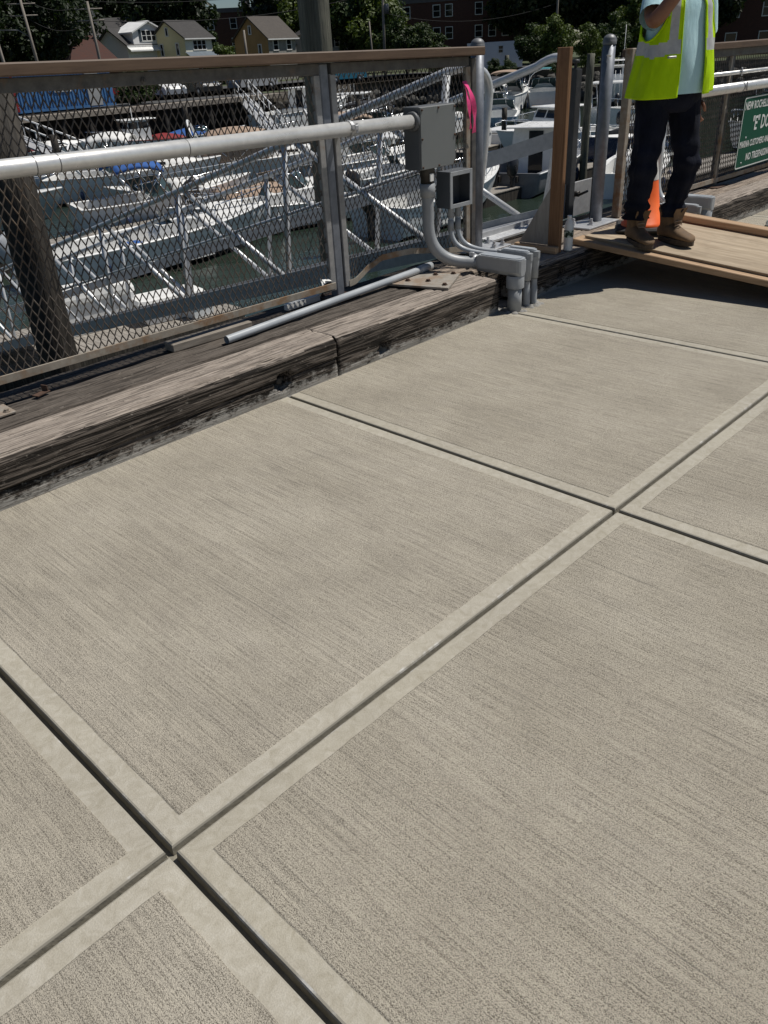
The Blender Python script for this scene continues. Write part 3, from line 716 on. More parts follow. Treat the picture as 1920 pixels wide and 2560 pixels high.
for k in range(26):
    x = 3.62+0.30*k/25; r = 0.010+0.006*random.random(); mo.lathe([(r*1.6, 0.0015), (r*1.2, 0.007), (r*0.5, 0.011), (0, 0.012)], (x, 1.738+random.uniform(-0.05, 0.035), 0), 7)
o = mo.build('mortar_patch', 'concrete_old', org=(3.77, 1.745, 0)); tag(o, 'rough mortar patch round the feet of the conduits', 'mortar')

# ================================================================ odds and ends on the deck timbers
o = thing('bolted_plate', 'flat pale rusty steel plate with five bolts on the kerb timber', 'plate', (3.3, 2.15, 0.22))
wpart(MB().prism([(3.204, 1.892), (3.53, 2.064), (3.46, 2.32), (3.07, 2.31)], 0.2165, 0.2285), 'plate', 'rust_plate', o)
for (x, y) in ((3.405, 2.165), (3.485, 2.085), (3.26, 2.10), (3.245, 1.955), (3.20, 2.215)):
    wpart(MB().lathe([(0.019, 0.2285), (0.019, 0.2315), (0.0125, 0.2315), (0.0125, 0.241), (0.0, 0.241)], (x, y, 0), 6, False), 'bolt', 'rust_dark', o)
lp = thing('loose_pipe', 'loose grey plastic conduit pipe lying on the deck timber below the fence', 'pipe', (2.6, 2.25, 0.24))
a, b_ = V((1.80, 2.19, 0.234)), V((3.50, 2.285, 0.252)); d = (b_-a).normalized()
wpart(MB().tube([a, a+(b_-a)*0.5, b_-d*0.10], 0.0205, 20, caps=False).tube([a+d*0.001, a+d*0.2], 0.0175, 20, caps=False), 'pipe', 'pvc_light', lp)
wpart(MB().tube([b_-d*0.115, b_-d*0.105, b_], [0.021, 0.025, 0.025], 20), 'bell_end', 'pvc_light', lp)
oc = MB(); ang = atan2(2.290-2.365, 2.05-1.575)
oc.obox((1.81, 2.352, 0.2275), (0.49, 0.085, 0.042), Matrix.Rotation(ang*0.25, 3, 'Z'), 0.004)
o = oc.build('wood_offcut', 'grey_board', org=(1.81, 2.352, 0.207)); tag(o, 'short weathered wooden board offcut lying under the mesh fence', 'board')
ws = MB(); ws.obox((2.52, 2.43, 0.222), (0.26, 0.03, 0.036), Matrix.Rotation(0.02, 3, 'Z'), 0.002); o = ws.build('wood_strip', 'tag_white', org=(2.52, 2.43, 0.204)); tag(o, 'small white painted strip of wood behind the fence by the middle post', 'strip')
pp = MB()
for i in range(3):
    c = V((2.625+0.012*i, 2.345-0.004*i, 0.318)); a1 = 0.6*i
    pp.add([c+V((-0.02, -0.01, 0.012*i-0.006)), c+V((0.022, -0.012, 0.008)), c+V((0.016, 0.012, 0.022)), c+V((-0.018, 0.010, 0.030-0.008*i)), c+V((0, 0, 0.016))], [(0, 1, 4), (1, 2, 4), (2, 3, 4), (3, 0, 4)])
o = pp.build('paper_scrap', 'tag_white', org=(2.63, 2.34, 0.31)); tag(o, 'crumpled white paper scrap caught on the bottom rail of the fence', 'paper')
rb = MB(); rb.obox((0.86, 2.30, 0.222), (0.075, 0.035, 0.006), Matrix.Rotation(0.35, 3, 'Z'), 0.001); rb.obox((0.885, 2.312, 0.236), (0.006, 0.035, 0.03), Matrix.Rotation(0.35, 3, 'Z'), 0.001)
o = rb.build('steel_bracket', 'rust_dark', org=(0.86, 2.30, 0.21)); tag(o, 'small rusty steel bracket lying on the dark deck timber', 'bracket')
cpz = MB(); cpz.box((0.50, 2.20, 0.2085), (0.70, 2.33, 0.2185), 0.002)
for (x, y) in ((0.53, 2.225), (0.67, 2.225)): cpz.lathe([(0.017, 0.2185), (0.017, 0.222), (0.011, 0.222), (0.011, 0.231), (0, 0.231)], (x, y, 0), 6, False)
o = cpz.build('steel_plate', 'rust_plate', org=(0.6, 2.26, 0.208)); tag(o, 'small square steel plate with bolts beside the rusty bracket', 'plate')

# ================================================================ posts at the gate
def dome_post(label, x, y, z0, z1, r, mat, name='steel_post'):
    t = thing(name, label, 'post', (x, y, z0))
    wpart(MB().tube([(x, y, z0), (x, y, (z0+z1)/2), (x, y, z1)], r, 24), 'tube', mat, t)
    pr = [(r*1.08, z1-0.012), (r*1.08, z1+0.012)] + [(r*1.06*cos(pi/2*i/8), z1+0.013+r*0.9*sin(pi/2*i/8)) for i in range(9)]
    wpart(MB().lathe(pr, (x, y, 0), 24), 'cap', 'galv_dull', t)
    return t
gp = dome_post('round galvanised gate post with domed cap at the end of the brown rail', 4.115, 2.395, 0.21, 1.455, 0.042, 'galv_post')
wpart(MB().box((4.02, 2.30, 0.2105), (4.40, 2.50, 0.2225), 0.002), 'base_plate', 'galv', gp)
for (x, y) in ((4.24, 2.335), (4.34, 2.335), (4.34, 2.465)): wpart(MB().lathe([(0.024, 0.2225), (0.024, 0.2265), (0.016, 0.2265), (0.016, 0.245), (0.010, 0.245), (0.010, 0.265), (0, 0.265)], (x, y, 0), 6, False), 'bolt', 'galv', gp)
gp2 = dome_post('round galvanised gate post with domed cap beside the traffic cone', 5.42, 2.225, 0.21, 1.435, 0.045, 'galv_post')
wpart(MB().box((5.12, 2.10, 0.2105), (5.56, 2.34, 0.2225), 0.002), 'base_plate', 'galv', gp2)
for (x, y) in ((5.26, 2.17), (5.20, 2.29), (5.52, 2.30)): wpart(MB().lathe([(0.03, 0.2225), (0.03, 0.2275), (0.018, 0.2275), (0.018, 0.245), (0.011, 0.245), (0.011, 0.268), (0, 0.268)], (x, y, 0), 6, False), 'bolt', 'galv', gp2)
wpart(MB().lathe([(0.0, 0), (0.018, 0.001), (0.014, 0.004), (0, 0.005)], (5.382, 2.200, 1.355), 10, rot=Matrix.Rotation(-2.6, 3, 'Y').to_quaternion()), 'paint_blob', 'tag_white', gp2)
ag = MB(); ag.box((5.56, 2.565, 0.19), (5.568, 2.64, 1.27), 0.001); ag.box((5.5685, 2.565, 0.19), (5.635, 2.573, 1.27), 0.001); ag.box((5.565, 2.575, 1.27), (5.63, 2.64, 1.278)); ag.lathe([(0.012, 1.278), (0.012, 1.31), (0.03, 1.312), (0.03, 1.335), (0, 1.338)], (5.60, 2.605, 0), 10)
o = ag.build('angle_post', 'black_paint', org=(5.6, 2.6, 0.19)); tag(o, 'dark steel angle post on the outer edge behind the new wooden brace post', 'post')
ap = MB(); ap.box((5.46, 2.27, 0.21), (5.468, 2.31, 1.40), 0.001); o = ap.build('flat_bar', 'black_paint', org=(5.464, 2.29, 0.21)); tag(o, 'thin dark flat bar standing behind the galvanised post by the cone', 'bar')

# wooden brace: upright 2x4, plywood gusset, foot
br_ = thing('wooden_brace', 'new wooden upright with plywood gusset standing on the kerb beside the water bottle', 'brace', (4.35, 1.95, 0.216))
wpart(MB().box((4.334, 1.864, 0.217), (4.372, 1.953, 1.428), 0.003), 'upright', 'lumber_z', br_)
gs = MB(); n0 = len(gs.v); gs.prism([(1.9535, 0.262), (2.19, 0.262), (2.17, 0.29), (1.9535, 0.625)], 0, 0.012)
gs.v = [V((4.336+p.z, p.x, p.y)) for p in gs.v]; wpart(gs, 'gusset', 'plywood_grey', br_)
wpart(MB().box((4.292, 1.858, 0.2165), (4.3325, 2.20, 0.262), 0.003), 'foot', 'lumber_y', br_)
# pink flagging tape on the fence end
rbn = MB()
def ribbon(pts, wd, ph):
    rings = []
    for i, p in enumerate(pts):
        p = V(p); a = ph+0.5*sin(i*0.7); d = V((cos(a), sin(a)*0.6, 0.15))*wd
        rings.append([p-d, p+d])
    rbn.loft(rings, closed=False, caps=(False, False))
ribbon(bez((3.885, 2.32, 1.275), (3.875, 2.27, 1.20), (3.90, 2.28, 1.09), (3.945, 2.315, 1.01), 14), 0.016, 0.3)
ribbon(bez((3.885, 2.318, 1.28), (3.92, 2.26, 1.20), (3.955, 2.28, 1.10), (3.975, 2.31, 0.985), 14), 0.019, 0.0)
ribbon(bez((3.893, 2.325, 1.25), (3.885, 2.315, 1.285), (3.92, 2.315, 1.29), (3.915, 2.325, 1.25), 8), 0.010, 0.9)
o = rbn.build('pink_ribbon', 'pink', org=(3.91, 2.32, 1.26)); tag(o, 'bright pink flagging ribbon tied to the fence end above the boxes', 'ribbon')
sb = MB(); sb.box((3.955, 2.316, 1.125), (3.995, 2.331, 1.150), 0.002); o = sb.build('hinge_clip', 'black_fit', org=(3.975, 2.33, 1.137)); tag(o, 'small black clip holding the pink ribbon on the fence stile', 'clip')
# ================================================================ gangway going down to the float
gw = thing('gangway', 'aluminium truss gangway sloping down from the gate to the floats', 'gangway', (4.75, 2.62, 0.2))
SL = 0.272
def gzt(y): return 1.352-SL*(y-2.62)
def gzb(y): return 0.235-SL*(y-2.62)
YE = 14.4
for sx, lx in ((-1, 4.20), (1, 5.36)):
    # handrail with a rounded return at the gate
    if sx < 0: ret = [V((4.40, 2.64, 0.26)), V((4.42, 2.62, 0.5)), V((4.446, 2.60, 0.75)), V((4.485, 2.60, 1.02))] + bez((4.505, 2.60, 1.14), (4.53, 2.60, 1.30), (4.40, 2.60, 1.40), (4.22, 2.76, gzt(2.76)), 12)
    else: ret = [V((lx, 2.66, 0.28)), V((lx, 2.58, 0.8)), V((lx, 2.54, 1.15))] + bez((lx, 2.53, 1.22), (lx, 2.51, 1.36), (lx, 2.60, 1.405), (lx, 2.80, gzt(2.80)), 10)
    wpart(MB().tube(ret+[V((lx, y, gzt(y))) for y in (4, 6, 8, 11, YE)], 0.030, 16), 'handrail', 'alu', gw)
    wpart(MB().tube([(lx, y, gzt(y)-0.55) for y in (2.75, 6, YE)], 0.016, 10), 'mid_rail', 'alu', gw)
    ch = MB(); rings = []
    for y in (2.60, YE+0.1):
        z = gzb(y); rings.append([V((lx-0.03, y, z-0.075)), V((lx+0.03, y, z-0.075)), V((lx+0.03, y, z+0.075)), V((lx-0.03, y, z+0.075))])
    ch.loft(rings, smooth=False); wpart(ch, 'bottom_chord', 'alu_dull', gw)
    ys = [2.72+1.78*i for i in range(7)]
    for i, y in enumerate(ys):
        if not (sx > 0 and i == 0): wpart(MB().tube([(lx, y, gzt(y)-0.02), (lx, y+0.12, gzb(y+0.12)+0.07)], 0.026, 10), 'upright', 'alu', gw)
        if i < len(ys)-1: wpart(MB().tube([(lx, y+0.14, gzb(y)+0.06), (lx, ys[i+1], gzt(ys[i+1])-0.03)] if sx > 0 and False else [(lx, y+1.62, gzt(y+1.62)-0.03), (lx, y+0.2, gzb(y+0.2)+0.06)], 0.026, 10), 'brace', 'alu', gw)
kp = MB(); rings = []
for y in (2.60, YE):
    z = 0.800-SL*(y-2.62)
    rings.append([V((5.325, y, z-0.06)), V((5.333, y, z-0.06)), V((5.333, y, z+0.06)), V((5.325, y, z+0.06))])
kp.loft(rings, smooth=False); wpart(kp, 'side_plate', 'alu_dull', gw)
dkg = MB(); rings = []
for y in (2.58, YE):
    z = gzb(y)+0.0
    rings.append([V((4.232, y, z-0.02)), V((5.328, y, z-0.02)), V((5.328, y, z+0.02)), V((4.232, y, z+0.02))])
dkg.loft(rings, smooth=False); wpart(dkg, 'deck', 'alu_dull', gw)
sil = MB()
for i, y in enumerate((2.47, 2.50, 2.53, 2.56)): sil.box((4.40, y, 0.2125), (5.18, y+0.022, 0.232), 0.003)
o = sil.build('threshold', 'alu', org=(4.8, 2.5, 0.212)); tag(o, 'ribbed aluminium threshold at the top of the gangway', 'threshold')
tp = MB(); tp.box((5.37, 2.60, 0.18), (6.05, 2.612, 0.45), 0.002); o = tp.build('kick_plate', 'alu_dull', org=(5.7, 2.6, 0.18)); tag(o, 'grey metal kick plate on the outer edge behind the cone', 'plate')
b = MB(); b.tube([(5.70, 2.598, 0.36), (5.70, 2.56, 0.36)], 0.022, 10); b.tube([(5.70, 2.56, 0.36), (5.66, 2.535, 0.36), (5.77, 2.525, 0.375)], 0.010, 8); pbo = b.build('latch', 'black_fit', o); pbo.location = -V(o.location)

# ================================================================ right fence with sign
RF = thing('mesh_fence', 'diamond mesh fence carrying the green dock sign, behind the worker', 'fence', (7.4, 2.17, 0.2))
def R_(mb, name, mats, **kw): return wpart(mb, name, mats, RF, **kw)
def ry(x): return 2.20-0.024*(x-6.0)
def shear(mb, n0=0):
    for i in range(n0, len(mb.v)): mb.v[i].y += ry(mb.v[i].x)-2.20
    return mb
R_(shear(MB().box((5.70, 2.13, 1.335), (11.2, 2.27, 1.385), 0.006)), 'rail_cap', 'composite_rail')
R_(shear(MB().box((5.70, 2.19, 1.275), (11.2, 2.23, 1.334), 0.003)), 'top_rail', 'frame_steel')
R_(shear(MB().box((5.70, 2.186, 0.245), (11.2, 2.194, 0.285), 0.001)), 'bottom_rail', 'frame_rusty')
for x in (7.45, 9.6):
    R_(shear(MB().box((x-0.028, 2.195, 0.205), (x+0.028, 2.25, 1.334), 0.005)), 'post', 'frame_steel')
    R_(shear(MB().box((x-0.06, 2.185, 0.265), (x-0.031, 2.21, 1.275), 0.003)), 'stile', 'frame_rusty')
    R_(shear(MB().box((x-0.12, 2.12, 0.203), (x+0.12, 2.30, 0.213), 0.002)), 'base_plate', 'rust_dark')
R_(MB().box((5.655, 2.165, 0.21), (5.712, 2.225, 1.39), 0.004), 'gate_stile', 'frame_rusty')
def warpR(x, y, z): return V((x, y+ry(x)-2.20, z))
R_(mesh_panel(5.75, 9.9, 0.265, 1.30, 2.205, warpR, 0.0032), 'mesh', 'mesh_rusty', kind='stuff')
for (lab, zc, r, yy, mt) in (('thick pale conduit pipe along the fence above the green sign', 1.035, 0.040, 2.10, 'conduit_white'), ('thin pale conduit pipe strapped to the fence just below its cap', 1.148, 0.016, 2.135, 'conduit_white')):
    t = thing('conduit_pipe', lab, 'pipe', (7.4, yy, zc))
    wpart(MB().tube([(x, yy+ry(x)-2.20, zc-0.004*(x-7)) for x in (5.85, 8.5, 11.2)], r, 20), 'pipe', mt, t)
    for x in (7.45, 9.6):
        wpart(MB().tube([(x-0.008, yy+ry(x)-2.20, zc-0.004*(x-7)), (x+0.008, yy+ry(x)-2.20, zc-0.004*(x-7))], r*1.12, 20).box((x-0.01, yy+ry(x)-2.20+r, zc-0.012), (x+0.01, ry(x)-0.004, zc+0.012)).tube([(x+0.02, yy-r*1.25+ry(x)-2.20, zc-0.03), (x+0.005, yy-r*1.3+ry(x)-2.20, zc+0.035)], 0.007, 6), 'clamp', 'galv', t)
# sign
SX0, SX1, SZ0, SZ1 = 7.55, 8.75, 0.335, 0.945
sg = thing('dock_sign', 'green metal dock sign with white lettering on the mesh fence', 'sign', (8.2, 2.10, 0.335))
sy = ry(8.2)-0.10
def rrect(x0, x1, z0, z1, r, y0, y1, mb, mi=0):
    poly = []
    for (cx, cz, a0) in ((x1-r, z1-r, 0), (x0+r, z1-r, pi/2), (x0+r, z0+r, pi), (x1-r, z0+r, 3*pi/2)):
        for i in range(5): a = a0+pi/2*i/4; poly.append((cx+r*cos(a), cz+r*sin(a)))
    n0 = len(mb.v); mb.prism(poly, 0, 1, mi)
    for i in range(n0, len(mb.v)): p = mb.v[i]; mb.v[i] = V((p.x, y1+(y0-y1)*p.z, p.y))
    return mb
wpart(rrect(SX0, SX1, SZ0, SZ1, 0.03, sy, sy+0.003, MB()), 'panel', 'sign_green', sg)
bd = MB(); n = 0
outer, inner = [], []
for (lst, ins, r) in ((outer, 0.006, 0.026), (inner, 0.016, 0.018)):
    x0, x1, z0, z1 = SX0+ins, SX1-ins, SZ0+ins, SZ1-ins
    for (cx, cz, a0) in ((x1-r, z1-r, 0), (x0+r, z1-r, pi/2), (x0+r, z0+r, pi), (x1-r, z0+r, 3*pi/2)):
        for i in range(5): a = a0+pi/2*i/4; lst.append(V((cx+r*cos(a), sy-0.0012, cz+r*sin(a))))
bd.loft([outer, inner], caps=(False, False), smooth=False); wpart(bd, 'border', 'sign_white', sg)
def text_part(txt, x, z, size, parent, sx=0.62):
    cu = bpy.data.curves.new('lettering', 'FONT'); cu.body = txt; cu.size = size; cu.align_x = 'LEFT'; cu.extrude = 0.0004; cu.resolution_u = 2; cu.offset = size*0.018
    tmp = bpy.data.objects.new('tmp', cu); col.objects.link(tmp)
    dg = bpy.context.evaluated_depsgraph_get(); me = bpy.data.meshes.new_from_object(tmp.evaluated_get(dg)); bpy.data.objects.remove(tmp)
    me.materials.clear(); me.materials.append(MATS['sign_white']); me.name = 'lettering'
    o = bpy.data.objects.new('lettering', me); col.objects.link(o); o.parent = parent
    o.rotation_euler = (pi/2, 0, 0); o.scale = (sx, 1, 1); o.location = V((x, sy-0.0016, z))-V(parent.location); return o
text_part('NEW ROCHELLE MUNICIPAL', SX0+0.035, 0.838, 0.092, sg, 0.80)
text_part('"E" DOCK', SX0+0.255, 0.655, 0.165, sg, 0.80)
text_part('MARINA CUSTOMERS AND GUESTS', SX0+0.03, 0.520, 0.078, sg, 0.74)
text_part('NO TRESPASSING', SX0+0.215, 0.400, 0.086, sg, 0.86)
for (x, z) in ((SX0+0.13, 0.385), (SX0+0.15, 0.60), (SX1-0.1, 0.40)):
    wpart(MB().lathe([(0.009, 0), (0.009, 0.004), (0, 0.005)], (x, sy, z), 8, rot=Matrix.Rotation(pi/2, 3, 'X').to_quaternion()), 'bolt', 'galv', sg)

# conduits on the far side of the ramp
for (gx, hw, zz, lab) in ((6.20, 0.052, 0.315, 'thick grey conduit elbow over the kerb between the ramp and the green sign'), (5.98, 0.026, 0.285, 'thin grey conduit elbow over the kerb behind the ramp')):
    c = thing('elbow_conduit', lab, 'conduit', (gx, 1.68, 0))
    lb_body(c, gx, 1.98, 1.63, zz-0.09 if hw > 0.04 else zz-0.05, zz, hw, 'pvc_grey')
    wpart(MB().tube([(gx, 1.675, -0.01), (gx, 1.675, zz-0.06)], hw*0.82, 18), 'riser', 'pvc_grey', c)
    wpart(MB().tube([V((gx-0.02, 1.97, zz-0.045))]+bez((gx-0.02, 2.0, zz-0.045), (gx-0.03, 2.10, zz-0.04), (gx-0.06, 2.12, zz+0.05), (gx-0.07, 2.10, 0.60), 12)+[V((gx-0.07, 2.10, 1.0))], hw*0.62, 16), 'sweep', 'alu', c)

# ================================================================ ramp
RS = 0.082
def rz(y): return 0.2175-RS*(1.86-y)
def ramp_box(mb, x0, x1, y0, y1, h0, h1, bev=0.003):
    n0 = len(mb.v); mb.box((x0, y0, h0), (x1, y1, h1), bev)
    for i in range(n0, len(mb.v)): mb.v[i].z += rz(mb.v[i].y)
    return mb
o = ramp_box(MB(), 4.600, 4.738, -0.75, 1.925, 0.0, 0.039, 0.004).build('ramp_plank', 'lumber_y', org=(4.67, 0.6, 0.1)); tag(o, 'new wooden plank along the front edge of the plywood ramp', 'plank')
o = ramp_box(MB(), 4.742, 5.45, -0.72, 1.90, 0.0, 0.038, 0.004).build('ramp_bearer', 'lumber_y', org=(5.1, 0.6, 0.1)); tag(o, 'wide wooden bearer under the plywood sheet of the ramp', 'plank')
o = thing('plywood_sheet', 'plywood sheet of the ramp that the worker stands on', 'plywood', (5.1, 0.6, 0.1))
wpart(ramp_box(MB(), 4.672, 5.50, -0.70, 1.865, 0.0395, 0.0485, 0.001), 'lower_ply', 'plywood', o); wpart(ramp_box(MB(), 4.668, 5.50, -0.70, 1.868, 0.049, 0.0585, 0.0015), 'upper_ply', 'plywood', o)
o = ramp_box(MB(), 5.52, 5.62, -0.55, 1.70, 0.0, 0.062, 0.004).build('stacked_plank', 'lumber_y', org=(5.57, 0.6, 0.1)); tag(o, 'lower of two new planks stacked along the back of the ramp', 'plank')
o = ramp_box(MB(), 5.515, 5.61, -0.60, 1.66, 0.065, 0.110, 0.004).build('stacked_plank', 'lumber_y', org=(5.57, 0.6, 0.2)); tag(o, 'upper of two new planks stacked along the back of the ramp', 'plank')
def ramp_top(y): return rz(y)+0.0585

# ================================================================ cone, bottles
cn = thing('traffic_cone', 'orange traffic cone with white collar on a black base behind the worker', 'cone', (5.08, 1.66, 0.27))
RC = Matrix.Rotation(0.5, 3, 'Z')
bs = MB(); bs.obox((5.08, 1.66, 0.2835), (0.35, 0.35, 0.03), RC, 0.012); wpart(bs, 'base', 'rubber', cn)
def cr_(z): return 0.130-(z-0.30)*0.155
wpart(MB().lathe([(0.142, 0.2985), (0.142, 0.315), (cr_(0.32), 0.32), (cr_(0.62), 0.62), (cr_(0.90), 0.90), (cr_(0.98), 0.98), (0.018, 0.985)], (5.08, 1.66, 0), 28), 'cone_body', 'cone_orange', cn)
wpart(MB().lathe([(cr_(0.60)+0.0015, 0.60), (cr_(0.755)+0.0015, 0.755)], (5.08, 1.66, 0), 28), 'collar', 'cone_white', cn)
wpart(MB().lathe([(cr_(0.84)+0.0015, 0.84), (cr_(0.90)+0.0015, 0.90)], (5.08, 1.66, 0), 28), 'collar', 'cone_white', cn)
def bottle(loc, rot, label, h=0.235):
    t = thing('water_bottle', label, 'bottle', loc); t.rotation_euler = rot
    prof = [(0.0, 0.004), (0.024, 0.0), (0.031, 0.006), (0.032, 0.02), (0.030, 0.03), (0.032, 0.04), (0.030, 0.05), (0.032, 0.06), (0.0315, 0.09), (0.0315, 0.14), (0.032, 0.145), (0.031, 0.165), (0.024, 0.19), (0.0135, 0.208), (0.0125, 0.215)]
    MB().lathe(prof, n=20).build('bottle_shell', 'bottle_plastic', t)
    MB().lathe([(0.0, 0.006), (0.029, 0.008), (0.0295, 0.085), (0.0, 0.085)], n=16).build('water_fill', 'bottle_water', t)
    MB().lathe([(0.0325, 0.092), (0.0327, 0.138)], n=20).build('label_band', 'bottle_label', t)
    MB().lathe([(0.0150, 0.212), (0.0150, 0.228), (0.0135, 0.231), (0, 0.231)], n=18).build('screw_cap', 'gel_white', t); return t
bottle((4.445, 1.86, 0.2145), (0, 0, 0.6), 'half full water bottle standing on the kerb beside the wooden brace')
bt2 = bottle((6.86, 1.40, 0.0345), (pi/2, 0, 1.75), 'empty plastic bottle lying on the concrete below the green sign')
# ================================================================ worker on the ramp
ZS = ramp_top(1.40)
PF = V((-0.47, -0.88, 0)).normalized(); PR = V((PF.y, -PF.x, 0)); PO = V((4.84, 1.44, ZS))
worker = thing('person', 'worker in yellow safety vest, light blue shirt, dark jeans and tan boots on the ramp', 'person', tuple(PO))
worker.rotation_euler = (0, 0, 0)
def PW(r, f, z): return PR*r+PF*f+V((0, 0, z))
def skin_mesh(joints, edges, root, sub=2):
    me = bpy.data.meshes.new('tmp'); me.from_pydata([tuple(PW(*j[:3])) for j in joints], edges, [])
    o = bpy.data.objects.new('tmp', me); col.objects.link(o)
    mo = o.modifiers.new('s', 'SKIN'); mo.use_smooth_shade = True
    if not me.skin_vertices:
        bpy.context.view_layer.update()
    sv = me.skin_vertices[0].data
    for i, j in enumerate(joints):
        sv[i].radius = (j[3], j[3]); sv[i].use_root = (i == root)
    ss = o.modifiers.new('u', 'SUBSURF'); ss.levels = sub; ss.render_levels = sub
    dg = bpy.context.evaluated_depsgraph_get(); dg.update()
    m2 = bpy.data.meshes.new_from_object(o.evaluated_get(dg))
    vs = [v.co.copy() for v in m2.vertices]; fs = [tuple(p.vertices) for p in m2.polygons]
    bpy.data.objects.remove(o); bpy.data.meshes.remove(m2); return vs, fs
RF_, LF_ = (0.120, 0.0), (-0.115, 0.065)
J = [(0, 0, 0.95, 0.10), (0, 0, 1.12, 0.105), (0, 0, 1.32, 0.115), (0, -0.01, 1.45, 0.075), (0, 0.005, 1.53, 0.058), (0, 0.02, 1.60, 0.062),
     (0.100, 0, 0.88, 0.060), (0.156, 0.045, 0.50, 0.038), (RF_[0], RF_[1]-0.06, 0.12, 0.032), (RF_[0], RF_[1]+0.06, 0.060, 0.025),
     (-0.098, 0, 0.88, 0.060), (-0.130, 0.080, 0.50, 0.040), (LF_[0], LF_[1]-0.06, 0.12, 0.032), (LF_[0], LF_[1]+0.06, 0.060, 0.025),
     (0.185, -0.01, 1.41, 0.062), (0.255, 0.115, 1.275, 0.052), (0.155, 0.25, 1.47, 0.036), (0.135, 0.262, 1.52, 0.034),
     (-0.185, -0.01, 1.41, 0.062), (-0.265, -0.085, 1.15, 0.050), (-0.225, -0.02, 0.93, 0.034), (-0.218, -0.01, 0.88, 0.034)]
E_ = [(0, 1), (1, 2), (2, 3), (3, 4), (4, 5), (0, 6), (6, 7), (7, 8), (8, 9), (0, 10), (10, 11), (11, 12), (12, 13), (2, 14), (14, 15), (15, 16), (16, 17), (2, 18), (18, 19), (19, 20), (20, 21)]
bm_ = MB(); vs_, fs_ = skin_mesh(J, E_, 0); bm_.add(vs_, fs_, True)
# hands: palm continues the wrist, five fingers each
def hand(wr, dirv, side, curl):
    d = dirv.normalized(); s = side.normalized(); nrm = d.cross(s).normalized()
    rings = []
    for t, wd, th in ((-0.01, 0.026, 0.020), (0.02, 0.034, 0.019), (0.06, 0.040, 0.015), (0.085, 0.040, 0.012)):
        c = wr+d*t; rings.append([c+s*wd*cos(a)+nrm*th*sin(a) for a in [2*pi*i/12 for i in range(12)]])
    bm_.loft(rings)
    for k, (off, ln) in enumerate(((-0.030, 0.070), (-0.010, 0.080), (0.011, 0.075), (0.030, 0.058))):
        p = wr+d*0.078+s*off; pts = [p]; a = 0.0
        for q in range(3):
            a += curl*(0.7+0.2*q); dd = d*cos(a)+nrm*sin(a); p = p+dd*ln*(0.45, 0.32, 0.25)[q]; pts.append(p)
        bm_.tube(pts, [0.0095, 0.009, 0.0085, 0.007], 8)
    p = wr+d*0.02-s*0.032; bm_.tube([p, p+d*0.03-s*0.018+nrm*0.012, p+d*0.058-s*0.016+nrm*0.030], [0.0115, 0.010, 0.008], 8)
hand(PW(0.132, 0.264, 1.53), PW(-0.25, 0.0, 1.0), PW(0.2, 1.0, 0), 0.7)
hand(PW(-0.217, -0.008, 0.87), PW(0.05, 0.05, -1.0), PW(0.15, -1.0, 0), 0.45)
# head with nose, ears, brow
rings = []
for i in range(15):
    t = i/14; z = 1.545+0.235*t; k = sin(pi*min(1, 0.12+t*0.88))**0.55 if t < 0.97 else 0.25
    a, b = 0.076*k, 0.098*k
    if t < 0.25: a *= 0.80+0.8*t; b *= 0.86+0.56*t
    ring = []
    for j in range(24):
        th = 2*pi*j/24; f = cos(th)*b; r = sin(th)*a
        if cos(th) > 0.9 and 0.30 < t < 0.52: f += 0.024*(1-abs(t-0.36)/0.2)*(cos(th)-0.9)/0.1
        if 0.50 < t < 0.58 and cos(th) > 0.6: f += 0.004
        if cos(th) > 0.75 and 0.20 < t < 0.26: f -= 0.004
        ring.append(PW(r, 0.035+f, z))
    rings.append(ring)
bm_.loft(rings)
for sd in (1, -1): bm_.loft([[PW(sd*(0.073+0.016*q), 0.02+0.018*cos(a)*(1-0.3*q), 1.65+0.032*sin(a)*(1-0.2*q)) for a in [2*pi*i/10 for i in range(10)]] for q in (0, 1)])
body = bm_.build('body', 'skin', worker)
hr = MB(); rings = []
for i in range(9):
    t = i/8; z = 1.665+0.125*t; k = cos(t*pi/2*0.98)**0.6
    rings.append([PW(sin(th)*0.083*k, 0.028+cos(th)*(0.103 if cos(th) < 0.35 or t > 0.45 else 0.088)*k, z) for th in [2*pi*j/24 for j in range(24)]])
hr.loft(rings); hr.build('hair', 'hair', worker)
# shirt
def ell(r0, f0, z, a, b, n=40, p=2.3, fold=0.0, seed=0.0, t0=0.0, t1=2*pi, closed=True):
    out = []
    for j in range(n):
        th = t0+(t1-t0)*j/(n if closed else n-1)
        cc, ss = cos(th), sin(th)
        k = (abs(cc)**p+abs(ss)**p)**(-1/p)
        e = fold*(nz(th*1.6+seed, z*3.0, seed)+0.5*nz(cc*4+seed, ss*4, z*6))
        out.append(PW(r0+ss*k*(a+e), f0+cc*k*(b+e), z))
    return out
ts = MB()
TS = [(0.905, 0.1990, 0.1674, 0.016), (0.96, 0.2000, 0.1693, 0.014), (1.05, 0.1972, 0.1655, 0.010), (1.15, 0.1934, 0.1562, 0.008), (1.26, 0.1906, 0.1442, 0.006), (1.36, 0.1860, 0.1302, 0.004), (1.43, 0.1628, 0.1070, 0.0), (1.475, 0.0977, 0.0744, 0.0), (1.49, 0.0670, 0.0614, 0.0)]
def lerp_rows(T, n):
    out = []
    for i in range(n):
        q = i/(n-1)*(len(T)-1); k = min(int(q), len(T)-2); u = q-k
        out.append([T[k][m]+(T[k+1][m]-T[k][m])*u for m in range(len(T[0]))])
    return out
ts.loft([ell(0, 0.01, z, a, b, fold=f, seed=2.0) for z, a, b, f in lerp_rows(TS, 30)], caps=(False, False))
